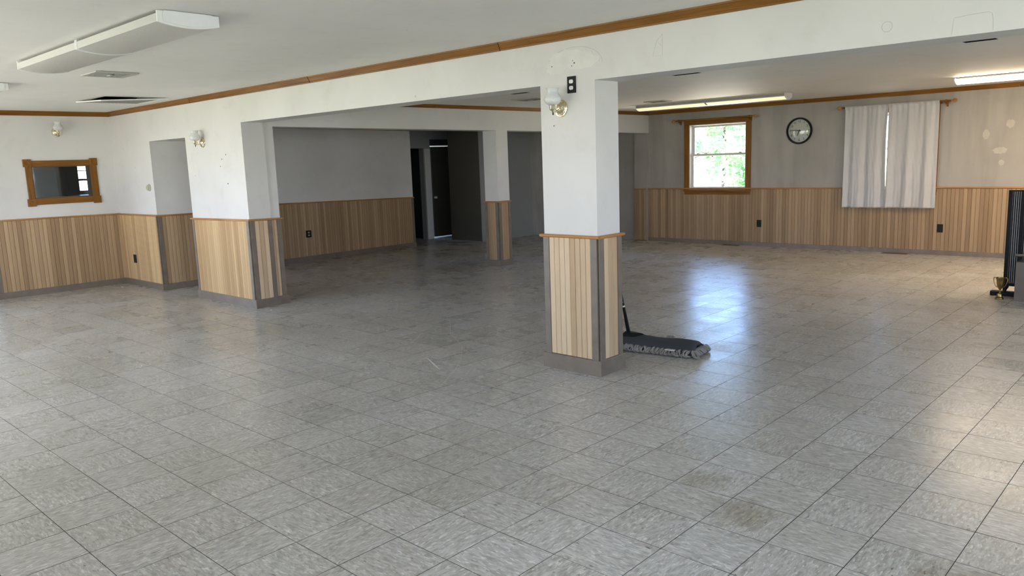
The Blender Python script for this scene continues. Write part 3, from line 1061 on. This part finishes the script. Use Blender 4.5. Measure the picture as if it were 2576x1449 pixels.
# ------------------------------------------------------------------ ceiling lights
def wrap_light(xr, yc, ln, wd, ztop, drop, sag, lens, label, group, body='white_metal', name='ceiling_light'):
    """surface mounted wraparound fluorescent, its right end at x = xr"""
    t = empty(name, (xr - ln / 2, yc, ztop), 0, label, 'ceiling light', group)
    h, a = ln / 2, wd / 2
    box('housing', (-h + .01, h - .01, -a * .62, a * .62, -.035, 0.0), body, t)
    n = 14
    split = body == 'grey_metal'
    pts = [(-a, -drop)] if split else [(-a, -.018), (-a, -drop)]
    for k in range(1, n):
        q = -1 + 2 * k / n
        pts.append((a * q, -drop - sag * (1 - q * q)))
    pts += [(a, -drop)] if split else [(a, -drop), (a, -.018)]
    if split:
        for s_ in (-1, 1):
            y0_, y1_ = sorted((s_ * a, s_ * (a - .012)))
            box('side_rail', (-h + .012, h - .012, y0_, y1_, -drop, -.006), body, t, .003)
            box('rail_groove', (-h + .012, h - .012, min(s_ * a, s_ * (a + .002)), max(s_ * a, s_ * (a + .002)), -.030, -.024), 'dark_register', t)
    inner = [(p[0] * .985, p[1] + .003) for p in pts][::-1]
    inner = [(p[0], min(p[1], -.018)) for p in inner]
    if split:
        full = [(-a, -.018)] + pts + [(a, -.018)]
        j_ = [(p[0] * 1.015, p[1] - .002) for p in full]
        MB().prism(j_, ((-.012, 0, 0), (0, 1, 0), (0, 0, 1)), ((.012, 0, 0), (0, 1, 0), (0, 0, 1))).build('joiner', body, t)
    else:
        full = pts
    prof = pts + inner
    m = MB()
    vs = []
    for xx in (-h + .012, h - .012):
        vs += [(xx, p[0], p[1]) for p in prof]
    k = len(prof)
    m.add(vs, [(i, (i + 1) % k, k + (i + 1) % k, k + i) for i in range(k)])
    m.build('lens', lens, t, True)
    for s in (-1, 1):
        x0_, x1_ = sorted((s * (h - .012), s * h))
        rim = [(p[0] * 1.02, p[1] - .003) for p in full]
        rim[0] = (rim[0][0], -.006)
        rim[-1] = (rim[-1][0], -.006)
        mm_ = MB().prism(rim, ((x0_, 0, 0), (0, 1, 0), (0, 0, 1)), ((x1_, 0, 0), (0, 1, 0), (0, 0, 1)))
        e_ = mm_.build('end_cap', 'white_plastic', t)
        c = a * .86
        pl = [(-c, -.02), (-c * .94, -.004), (c * .90, -.004), (c, -.02), (c, -drop + .002)] + [(c * q, -drop - sag * (.86 - .86 * q * q) + .003) for q in (.5, 0, -.5)] + [(-c, -drop + .002)]
        xa_, xb_ = sorted((s * h, s * (h + .006)))
        MB().prism(pl, ((xa_, 0, 0), (0, 1, 0), (0, 0, 1)), ((xb_, 0, 0), (0, 1, 0), (0, 0, 1))).build('end_plate', 'white_plastic', e_)
    return t


wrap_light(-2.775, -0.712, 1.235, .345, ZC, .062, .022, 'lens_off', 'white wraparound ceiling light nearest the viewer, upper end of the pair', 'wraparound lights on the front ceiling')
wrap_light(-4.018, -0.712, 1.235, .345, ZC, .062, .022, 'lens_off', 'white wraparound ceiling light butted to the far end of the nearest one', 'wraparound lights on the front ceiling')
wrap_light(-6.84, -0.712, 1.235, .345, ZC, .062, .022, 'lens_off', 'white ceiling light cut off by the left picture edge', 'wraparound lights on the front ceiling')
wrap_light(-3.075, 7.86, 2.44, .22, ZCF, .052, .038, 'lens_glow', 'long grey ceiling strip light with yellowish lens near the uncovered window', 'strip lights near the far wall', 'grey_metal')
wrap_light(1.43, 7.86, 2.44, .25, ZCF - .008, .034, .040, 'lens_on', 'lit strip light glowing warm white at the right picture edge', 'strip lights near the far wall', 'black_metal')

# ------------------------------------------------------------------ ceiling registers
def register(name, cx, cy, wx, wy, z, label, cat='vent', slats=5):
    t = empty(name, (cx, cy, z), 0, label, cat)
    a, b_ = wx / 2, wy / 2
    fwid = .042
    m = MB()
    for (x0_, x1_, y0_, y1_) in ((-a, a, -b_, -b_ + fwid), (-a, a, b_ - fwid, b_), (-a, -a + fwid, -b_ + fwid, b_ - fwid), (a - fwid, a, -b_ + fwid, b_ - fwid)):
        m.box(x0_, x1_, y0_, y1_, -.012, -.001)
    m.build('frame', 'register', t, bevel=.003)
    box('throat', (-a + fwid, a - fwid, -b_ + fwid, b_ - fwid, -.003, -.001), 'hole', t)  # black sheet stands for the dark duct opening
    for k in range(slats):
        yy = -b_ + fwid + (k + .5) * (wy - 2 * fwid) / slats
        m = MB().prism([(-.010, -.004), (.008, -.015), (.010, -.013), (-.008, -.002)], ((-a + fwid, yy, 0), (0, 1, 0), (0, 0, 1)), ((a - fwid, yy, 0), (0, 1, 0), (0, 0, 1)))
        m.build('slat', 'dark_register', t)
    box('damper_lever', (-.04, .04, -.018, .018, -.019, -.013), 'register', t, .003)
    return t


register('ceiling_register', -5.755, -0.035, .36, .36, ZC, 'square white ceiling register beside the pair of wraparound lights', slats=6)
register('ceiling_register', -4.82, 7.30, .33, .26, ZCF, 'pale ceiling register beside the yellowish strip light')
register('ceiling_register', -5.33, 5.05, .42, .30, ZCF, 'ceiling register half hidden behind the nearest pillar')

# sagging return grille over the hatch
t = empty('return_grille', (-8.16, 0.98, ZC), 0, 'large white return grille hanging askew from the front ceiling', 'vent')
cz = {(-1, -1): -.006, (1, -1): -.046, (1, 1): -.004, (-1, 1): -.006}
A, B = .385, .375


def gz(x, y):
    u, v = (x / A + 1) / 2, (y / B + 1) / 2
    return (cz[-1, -1] * (1 - u) * (1 - v) + cz[1, -1] * u * (1 - v) + cz[1, 1] * u * v + cz[-1, 1] * (1 - u) * v)


def gbox(m, x0_, x1_, y0_, y1_, th=.012):
    c = [(x0_, y0_), (x1_, y0_), (x1_, y1_), (x0_, y1_)]
    m.hexa([(x, y, gz(x, y) - th) for x, y in c], [(x, y, gz(x, y)) for x, y in c])
    return m


m = MB()
for q in ((-A, A, -B, -B + .05), (-A, A, B - .05, B), (-A, -A + .05, -B + .05, B - .05), (A - .05, A, -B + .05, B - .05)):
    gbox(m, *q)
m.build('frame', 'white_metal', t)
for k in range(14):
    yy = -B + .055 + k * (2 * B - .11) / 14
    gbox(MB(), -A + .05, A - .05, yy, yy + .028, .010).build('slat', 'dark_register', t)
m = merge_mb(MB().box(HATCH[0] - .03, HATCH[0], HATCH[2], HATCH[3], ZC + .01, 2.7), MB().box(HATCH[1], HATCH[1] + .03, HATCH[2], HATCH[3], ZC + .01, 2.7))
m.build('shade_lining', 'hole', ce)  # black sheets put in to darken the sides of the hatch

# ------------------------------------------------------------------ wall sconces
def sconce(loc, rz, label, dx=0.0):
    t = empty('wall_sconce', loc, rz, label, 'wall lamp', 'brass sconces with white glass shades')
    Ry = Matrix.Rotation(math.pi / 2, 4, 'X')          # lathe axis z -> -y
    MB().lathe([(0.062, 0), (.062, .004), (.057, .010), (.050, .011), (.046, .017), (.036, .019), (.030, .026), (.012, .030), (0, .031)], 32, Ry).build('backplate', 'brass', t, True)
    off = -.092
    MB().tube([(0, -.022, -.005), (0, -.040, -.018), (0, -.062, -.026), (0, -.080, -.022), (0, off, -.008)], .0075, 10).build('arm', 'brass', t, True)
    T1 = Matrix.Translation((0, off, 0))
    MB().lathe([(0, -.030), (.006, -.028), (.010, -.020), (.020, -.014), (.025, -.006), (.026, .018), (.030, .024), (.022, .026), (0, .026)], 20, T1).build('cup', 'brass', t, True)
    prof = [(.020, .020), (.034, .024), (.052, .036), (.0605, .052), (.0605, .066), (.053, .084), (.043, .098), (.038, .110), (.039, .124), (.044, .134), (.049, .138)]
    inner = [(r - .003, z) for r, z in prof][::-1]
    MB().lathe(prof + inner, 32, T1).build('glass_shade', 'shade', t, True)
    K = Matrix.Translation((0, off, -.036))
    MB().lathe([(0, -.012), (.004, -.012), (.005, 0), (.003, .012), (0, .012)], 8, K).build('switch_key', 'black', t, True)
    return t


sconce((-2.000, YB, 1.918), 0, 'brass wall lamp with quilted glass shade on the nearest pillar')
sconce((-7.480, YB, 1.908), 0, 'brass wall lamp on the wide pier right of the square opening')
sconce((XW, 0.885, 2.160), math.pi / 2, 'brass wall lamp above the small interior window')

# ------------------------------------------------------------------ outlets, thermostat
def outlet(loc, rz, wd, ht, plate, recept, label, slots=True):
    t = empty('wall_outlet', loc, rz, label, 'outlet')
    box('plate', (-wd / 2, wd / 2, -.008, .0, -ht / 2, ht / 2), plate, t, .002)
    for s in (-1, 1):
        if recept is None:
            continue
        zc_ = s * ht * .19
        prof = [(.017 * math.cos(a), max(-.0125, min(.0125, .017 * math.sin(a)))) for a in [2 * math.pi * k / 20 for k in range(20)]]
        o = MB().prism(prof, ((0, -.008, zc_), (1, 0, 0), (0, 0, 1)), ((0, -.0115, zc_), (1, 0, 0), (0, 0, 1))).build('receptacle', recept, t)
        m = MB()
        for xx in (-.0062, .0062):
            m.box(xx - .0012, xx + .0012, -.0121, -.0114, zc_ - .001, zc_ + .007)
        m.box(-.002, .002, -.0121, -.0114, zc_ - .009, zc_ - .005)
        m.build('slot', 'black', o)
    return t


outlet((-1.898, YB, 2.073), 0, .074, .114, 'black', 'white_plastic', 'black outlet plate with white receptacles high on the nearest pillar')
outlet((-4.282, YF - .014, .381), 0, .078, .118, 'black', 'black', 'black outlet in the planks below the clock')
outlet((-1.533, YF - .014, .388), 0, .076, .118, 'black', 'black', 'black outlet in the planks right of the curtains')
t = outlet((-9.83, YB - .014, .384), 0, .088, .118, 'hole', None, 'open black outlet hole left of the square opening')
outlet((-9.966, 4.50, .46), math.pi / 2, .105, .118, 'black', 'grey_metal', 'black outlet in the planks of the shadowed bay')

t = empty('thermostat', (-9.125, YB, 1.382), 0, 'round cream thermostat beside the square opening', 'thermostat')
Ry = Matrix.Rotation(math.pi / 2, 4, 'X')
MB().lathe([(.048, 0), (.048, .010), (.044, .014), (.036, .015), (0, .015)], 28, Ry).build('base_ring', 'cream_plastic', t, True)
MB().lathe([(.036, .015), (.036, .030), (.031, .036), (.018, .037), (.016, .033), (0, .033)], 28, Ry).build('dial', 'cream_plastic', t, True)
MB().lathe([(.013, .033), (.012, .036), (0, .037)], 18, Ry).build('dial_window', 'grey_metal', t, True)

# ------------------------------------------------------------------ clock
t = empty('wall_clock', (-3.631, YF, 1.872), 0, 'round black rimmed wall clock with white face between the two far windows', 'clock')
MB().lathe([(.188, 0), (.205, 0), (.208, .014), (.207, .034), (.198, .044), (.186, .044), (.180, .030), (.180, .012)], 56, Ry).build('rim', 'black', t, True)
MB().lathe([(.184, .010), (0, .011)], 48, Ry).build('face', simple('clock_face_paint', (0.56, 0.55, 0.47), 0.5, 0, 0.02), t)
for k in range(1, 13):
    cu = bpy.data.curves.new('numeral', 'FONT')
    cu.body = str(k)
    cu.size = .048
    cu.align_x = 'CENTER'
    cu.align_y = 'CENTER'
    cu.extrude = .0004
    tmp = bpy.data.objects.new('numeral_tmp', cu)
    me = bpy.data.meshes.new_from_object(tmp)
    bpy.data.objects.remove(tmp)
    me.materials.clear()
    me.materials.append(M['black'])
    a = math.radians(90 - 30 * k)
    o = bpy.data.objects.new('numeral', me)
    link(o, t)
    o.location = (.146 * math.cos(a), -.012, .146 * math.sin(a))
    o.rotation_euler = (math.pi / 2, 0, 0)


def hand(name, ang_deg, ln, wd, y, tail=.03):
    a = math.radians(90 - ang_deg)
    d, n_ = Vector((math.cos(a), 0, math.sin(a))), Vector((-math.sin(a), 0, math.cos(a)))
    o_ = Vector((0, y, 0))
    pts = [o_ - d * tail - n_ * wd * .8, o_ + d * ln - n_ * wd * .45, o_ + d * ln + n_ * wd * .45, o_ - d * tail + n_ * wd * .8]
    q = Vector((0, -.0015, 0))
    MB().hexa(pts, [p + q for p in pts]).build(name, 'black', t)


hand('minute_hand', 276, .135, .007, -.018)
hand('hour_hand', 203, .080, .009, -.015, .02)
hand('second_hand', 297, .075, .0022, -.021, .03)
MB().lathe([(.182, .032), (.150, .040), (.10, .046), (.05, .0495), (0, .050)], 48, Ry).build('glass_cover', 'glass', t, True)

# ------------------------------------------------------------------ marks on the beam and pillar plaster
FAR_PATCH = [(-0.748, 1.818, .05, .055, 5), (-1.026, 1.690, .04, .065, 6), (-0.849, 1.470, .09, .045, 7), (-0.825, 1.304, .035, .04, 8)]


def patch(cx, cz_, rx, rz_, seed, y=YB,  mat='patch', parent=wall_mid):
    rg = random.Random(seed)
    pts = []
    for k in range(26):
        a = 2 * math.pi * k / 26
        q = 1 + rg.uniform(-.14, .14)
        pts.append((rx * q * math.cos(a), rz_ * q * math.sin(a)))
    MB().prism(pts, ((cx, y + .0005, cz_), (1, 0, 0), (0, 0, 1)), ((cx, y - .0006 - .0004 * seed, cz_), (1, 0, 0), (0, 0, 1))).build('spackle_patch', mat, parent)


patch(-2.03, 2.205, .10, .055, 1)
patch(-1.80, 2.225, .13, .06, 2)
patch(-1.93, 2.255, .16, .06, 3)
for (a, b_, r_) in ((-2.075, 2.213, .0035), (-1.872, 2.218, .005), (-1.895, 2.200, .003), (-1.885, 2.235, .003), (-2.07, 1.80, .004), (-7.05, 1.70, .006), (-6.95, 1.75, .006), (-7.10, 1.62, .005), (-6.96, 1.42, .007)):
    MB().prism([(r_ * math.cos(k * .785), r_ * math.sin(k * .785)) for k in range(8)], ((a, YB + .001, b_), (1, 0, 0), (0, 0, 1)), ((a, YB - .0030, b_), (1, 0, 0), (0, 0, 1))).build('nail_hole', 'hole', wall_mid)


for (a, b_, rx, rz_, sd) in FAR_PATCH:
    patch(a, b_, rx, rz_, sd, YF, 'patch_far', wf)


def pencil(pts, y=YB, r_=.0011):
    MB().tube([(a, y - .0002, b_) for a, b_ in pts], r_, 5).build('pencil_line', 'pencil', wall_mid)


pencil([(.484, 2.095), (.488, 2.140), (.492, 2.176), (.56, 2.182), (.640, 2.184), (.655, 2.176), (.661, 2.140), (.662, 2.095)])
pencil([(.181 + .026 * math.cos(k * .2618), 2.178 + .026 * math.sin(k * .2618)) for k in range(25)])
pencil([(-1.21, 2.275), (-1.235, 2.19), (-1.165, 2.19), (-1.165, 2.32), (-1.21, 2.275), (-1.18, 2.26), (-1.175, 2.245)])
pencil([(-2.12 + .27 * (1 - math.cos(k * .157)) * .9, 2.20 + .125 * math.sin(k * .157)) for k in range(21)])

# ------------------------------------------------------------------ dust mop leaning behind the nearest pillar
ang = math.atan2(.079, .554)
t = empty('dust_mop', (-2.0, 2.455, 0), ang, 'wide black dust mop with grey yarn fringe behind the nearest pillar', 'mop')
Li, Wi = .575, .125
m = MB()
nx, ny = 40, 14
vs, fs = [], []
for i in range(nx + 1):
    q = -1 + 2 * i / nx
    for j in range(ny + 1):
        s = -1 + 2 * j / ny
        edge = max(0, abs(q) - .93) / .07
        z = .104 - .052 * abs(s) ** 3 - .018 * edge ** 2 + .004 * math.sin(q * 9 + s * 3)
        wq = Wi * (1 - .12 * edge)
        vs.append((q * Li, s * wq, z))
for i in range(nx):
    for j in range(ny):
        a = i * (ny + 1) + j
        fs.append((a, a + ny + 1, a + ny + 2, a + 1))
o = m.add(vs, fs).build('canvas_cover', 'canvas', t, True)
md = o.modifiers.new('thickness', 'SOLIDIFY')
md.thickness = .004
# yarn: fat twisted loops round the edge, one part
rg = random.Random(11)
y_ = MB()
NL = 230
per = []
for k in range(NL):
    u = k / NL
    P_ = 4 * (Li + Wi)
    s = u * P_
    if s < 2 * Li:
        p, nn = Vector((-Li + s, -Wi, 0)), Vector((0, -1, 0))
    elif s < 2 * Li + 2 * Wi:
        p, nn = Vector((Li, -Wi + s - 2 * Li, 0)), Vector((1, 0, 0))
    elif s < 4 * Li + 2 * Wi:
        p, nn = Vector((Li - (s - 2 * Li - 2 * Wi), Wi, 0)), Vector((0, 1, 0))
    else:
        p, nn = Vector((-Li, Wi - (s - 4 * Li - 2 * Wi), 0)), Vector((-1, 0, 0))
    tg = Vector((-nn.y, nn.x, 0))
    for c in range(2):
        ln = rg.uniform(.022, .046)
        sk = rg.uniform(-.03, .03)
        hh = rg.uniform(.028, .055)
        y_.tube([p - nn * .02 + Z * .052, p + nn * ln * .45 + tg * sk * .4 + Z * hh, p + nn * ln + tg * sk + Z * hh * .55, p + nn * ln * .8 + tg * (sk + .012) + Z * .012, p - nn * .01 + tg * (sk + .02) + Z * .010],
                [.006, .007, .0075, .007, .006], 5)
y_.build('yarn_fringe', 'yarn', t, True)['kind'] = 'stuff'
# tufts on top
for (a, b_) in ((-.18, .13), (.26, .135), (.29, .13)):
    m = MB()
    for c in range(9):
        d = Vector((rg.uniform(-1, 1), rg.uniform(-.3, 1), rg.uniform(.1, 1))).normalized() * rg.uniform(.012, .026)
        m.tube([(a, b_, .085), Vector((a, b_, .09)) + d * .7, Vector((a, b_, .085)) + d + Vector((0, .006, -.006))], .0032, 4)
    m.build('loose_yarn', 'yarn', t, True)
box('care_label', (.35, .43, -.168, -.13, .052, .054), 'paper', t)
# socket, yoke and handle (local frame)
inv = Matrix.Rotation(-ang, 4, 'Z')


def loc_(p):
    return inv @ (Vector(p) - Vector((-2.0, 2.455, 0)))


hb, ht = loc_((-2.036, 2.45, .095)), loc_((-1.885, 1.897, 1.27))
hd = (ht - hb).normalized()
MB().tube([hb + hd * .02, hb + hd * .10, hb + hd * .24], [.017, .016, .013], 12).build('socket', 'black', t, True)
MB().tube([hb + hd * .2, ht], .0118, 12).build('handle', 'black', t, True)
MB().tube([hb + hd * .30 , hb + hd * .315], .0122, 12).build('handle_sticker', 'paper', t, True)
MB().tube([hb + hd * .345 , hb + hd * .352], .0122, 12).build('handle_sticker', 'blue', t, True)
m = merge_mb(MB().hexa([(hb.x - .05, -.06, .100), (hb.x + .06, -.06, .100), (hb.x + .15, .03, .100), (hb.x - .05, .06, .100)], [(hb.x - .03, -.02, .132), (hb.x + .04, -.03, .130), (hb.x + .11, .02, .122), (hb.x - .03, .03, .132)]))
m.build('swivel_yoke', 'black', t, bevel=.004)

# ------------------------------------------------------------------ things at the right edge
t = empty('slatted_rack', (-.07, 6.50, 0), 0, 'black upright rack of thin slats at the right edge by the trophy', 'rack')
H = 1.075
for xx in (-.07, .040, .26):
    box('post', (xx, xx + .032, -.016, .016, .05, H), 'black_metal', t, .002)
box('top_rail', (-.07, .292, -.018, .018, H, H + .014), 'black_metal', t, .002)
box('bottom_rail', (-.07, .292, -.014, .014, .10, .128), 'black_metal', t, .002)
xx = -.038 + .005
while xx < .262:
    if not (.036 < xx + .013 and xx < .074):
        box('slat', (xx, xx + .0108, -.004, .003, .128, H), 'black_metal', t)
    xx += .0180
box('backing_board', (-.036, .29, .004, .010, .13, H - .01), 'white_plastic', t)
box('foot', (-.175, .10, -.06, .03, 0, .045), 'black_metal', t, .006)
MB().tube([(-.05, -.02, .045), (-.05, -.02, .06), (-.03, 0, .10)], .016, 10).build('foot_bracket', 'black_metal', t, True)

t = empty('storage_box', (.30, 6.31, 0), 0, 'taupe open box with a tilted lid at the right picture edge', 'box')
m = merge_mb(MB().box(-.285, .285, -.11, -.09, 0, .392), MB().box(-.285, .285, .09, .11, 0, .392), MB().box(-.285, -.265, -.09, .09, 0, .392), MB().box(.265, .285, -.09, .09, 0, .392), MB().box(-.265, .265, -.09, .09, 0, .02))
m.build('body', 'box', t)
box('inner_shade_block', (-.26, .26, -.085, .085, .02, .30), 'hole', t)  # black block stands in for the dark inside of the open box
MB().hexa([(-.30, -.12, .452), (.30, -.12, .452), (.30, .115, .415), (-.30, .115, .415)], [(-.30, -.12, .476), (.30, -.12, .476), (.30, .115, .439), (-.30, .115, .439)]).build('lid', 'box', t, bevel=.003)
box('lid_prop', (.25, .27, -.105, -.085, .38, .46), 'box', t)

t = empty('trophy_cup', (-.115, 6.235, 0), 0, 'small tarnished gold trophy cup with two handles on the floor', 'trophy')
MB().lathe([(0, 0), (.036, 0), (.038, .006), (.036, .014), (.030, .020), (.026, .028), (.024, .052), (.018, .056), (0, .056)], 24).build('base', 'old_brass', t, True)
MB().lathe([(.016, .056), (.007, .066), (.006, .078), (.010, .086), (.008, .094), (.016, .108), (.028, .134), (.034, .165), (.037, .200), (.043, .222), (.040, .222), (.034, .200), (.031, .165), (.024, .134), (.010, .112), (0, .108)], 28).build('bowl', 'old_brass', t, True)
for s in (-1, 1):
    pts = [(s * .034, 0, .205), (s * .050, 0, .224), (s * .060, 0, .218), (s * .062, 0, .195), (s * .056, 0, .165), (s * .042, 0, .135), (s * .022, 0, .118)]
    MB().tube(pts, [.004, .004, .0045, .0045, .004, .004, .0035], 8).build('handle', 'old_brass', t, True)

# floor registers along the far wall
for (cx, wd, lb) in ((-2.10, .36, 'brown floor register under the white curtains'), (-4.75, .30, 'brown floor register under the uncovered window')):
    t = empty('floor_register', (cx, 9.455, 0), 0, lb, 'vent')
    box('plate', (-wd / 2, wd / 2, -.055, .055, 0, .005), 'taupe', t)
    for k in range(6):
        yy = -.04 + k * .016
        box('louvre', (-wd / 2 + .015, wd / 2 - .015, yy - .004, yy + .003, .005, .009), 'groove', t)

# pale scratches worn into the wax
SCUFFS = [([(-5.205, 3.44), (-4.384, 2.586), (-3.67, 1.932), (-3.231, 1.666), (-2.889, 1.328), (-2.705, 1.091), (-2.445, 0.694)], .0045),
          ([(-3.211, 1.228), (-2.981, 1.112), (-2.782, 1.008)], .016), ([(-4.954, 2.22), (-4.691, 2.069)], .016),
          ([(-3.492, 1.28), (-3.703, 1.487), (-3.822, 1.672), (-3.927, 1.8)], .004)]
M['scuff'] = simple('pale_scratch', (0.62, 0.61, 0.58), 0.5)
for pts, wd in SCUFFS:
    vs, fs = [], []
    for i, (x, y) in enumerate(pts):
        a, b_ = pts[max(i - 1, 0)], pts[min(i + 1, len(pts) - 1)]
        d = Vector((b_[0] - a[0], b_[1] - a[1], 0)).normalized()
        n_ = Vector((-d.y, d.x, 0)) * (wd / 2 if 0 < i < len(pts) - 1 else wd / 6)
        vs += [Vector((x, y, .0012)) - n_, Vector((x, y, .0012)) + n_]
    for i in range(len(pts) - 1):
        fs.append((2 * i, 2 * i + 2, 2 * i + 3, 2 * i + 1))
    MB().add(vs, fs).build('scratch', 'scuff', floor)

# scraps on the floor
for (x, y, r_, lb) in ((-4.95, -.35, .008, 'tiny white crumb of plaster on the open floor'), (-9.86, 1.36, .012, 'white paint chip near the left wall corner'), (-6.30, 1.62, .010, 'white chip at the foot of the wide pier')):
    rg = random.Random(int(x * 100))
    m = MB().lathe([(0, 0), (r_, .001), (r_ * .7, r_ * .5), (0, r_ * .6)], 7)
    m.v = [(a * rg.uniform(.7, 1.3) + x, b_ * rg.uniform(.7, 1.3) + y, c) for a, b_, c in m.v]
    tagp(m.build('plaster_chip', 'paper'), lb, 'debris')

# ------------------------------------------------------------------ outdoors
gm = simple('sunlit_grass', (0.13, 0.14, 0.07), 0.9, 0, 0.3, 0.8)
M['grass'] = gm
g = slab('Z', -0.6, -0.45, -70, 70, -70, 80).build('ground', 'grass')
tagp(g, 'sunlit ground outside the building', kind='structure')
ap = slab('Z', -0.45, -0.30, -16.0, 4.0, 10.6, 26.5).build('bounce_yard', simple('pale_bounce_concrete', (0.80, 0.70, 0.50), 0.8, 0, 0.12, 2))  # unseen slab, added pale and warm to bounce sunlight onto the ceiling
tagp(ap, 'unseen pale yard added to bounce sunlight in at the far windows', kind='structure')


def leaf_mat(name, a, b_):
    m, n, l, bs = new_mat(name)
    oi = n.new('ShaderNodeNewGeometry')
    r = ramp(n, l, oi.outputs['Random Per Island'], [(0, a), (1, b_)])
    l.new(r.outputs[0], bs.inputs['Base Color'])
    bs.inputs['Roughness'].default_value = .5
    tr = n.new('ShaderNodeBsdfTranslucent')
    l.new(r.outputs[0], tr.inputs[0])
    mx = n.new('ShaderNodeMixShader')
    mx.inputs[0].default_value = .4
    l.new(bs.outputs[0], mx.inputs[1])
    l.new(tr.outputs[0], mx.inputs[2])
    l.new(mx.outputs[0], n['Material Output'].inputs[0])
    return m


M['leaf'] = leaf_mat('green_leaf', (.24, .42, .20), (.48, .66, .38))
M['bark'] = simple('grey_bark', (.12, .09, .07), .9, 0, .3, 12)


def tree(x, y, h, seed, label, nleaf=2600, rad=1.9):
    rg = random.Random(seed)
    t = empty('leafy_tree', (x, y, -.45), 0, label, 'tree', 'trees outside the far window')
    MB().tube([(0, 0, 0), (.05, .02, h * .35), (-.04, .05, h * .8)], [.14, .10, .05], 8).build('trunk', 'bark', t, True)
    m = MB()
    for k in range(7):
        a = rg.uniform(0, 6.28)
        z = h * rg.uniform(.25, .7)
        m.tube([(0, 0, z), (math.cos(a) * rad * .4, math.sin(a) * rad * .4, z + .5), (math.cos(a) * rad * .8, math.sin(a) * rad * .8, z + .8)], [.04, .025, .012], 5)
    m.build('branch', 'bark', t, True)
    cl = [(rg.gauss(0, rad * .42), rg.gauss(0, rad * .42), h * rg.uniform(.18, 1.0), rg.uniform(.35, .75)) for _ in range(34)]
    lf = MB()
    for k in range(nleaf):
        c = rg.choice(cl)
        p = Vector((rg.gauss(0, 1), rg.gauss(0, 1), rg.gauss(0, 1))).normalized() * c[3] * rg.uniform(.4, 1) + Vector(c[:3])
        n_ = Vector((rg.gauss(0, 1), rg.gauss(0, 1) - .5, rg.gauss(0, 1) + .6)).normalized()
        a = n_.orthogonal().normalized()
        b_ = n_.cross(a)
        th = rg.uniform(0, 6.28)
        a, b_ = a * math.cos(th) + b_ * math.sin(th), b_ * math.cos(th) - a * math.sin(th)
        s = rg.uniform(.10, .20)
        lf.add([p - a * s, p - b_ * s * .45, p + a * s, p + b_ * s * .45 + n_ * s * .15], [(0, 1, 2), (0, 2, 3)])
    lf.build('foliage', 'leaf', t)['kind'] = 'stuff'
    return t


tree(-18.3, 30.0, 4.9, 1, 'leafy tree at the left side of the uncovered window', 3600, 2.0)
tree(-14.0, 29.5, 4.5, 2, 'leafy tree at the right side of the uncovered window', 3600, 2.0)
tree(-19.4, 37.0, 5.4, 3, 'leafy tree farther away in the middle of the uncovered window', 3600, 2.3)
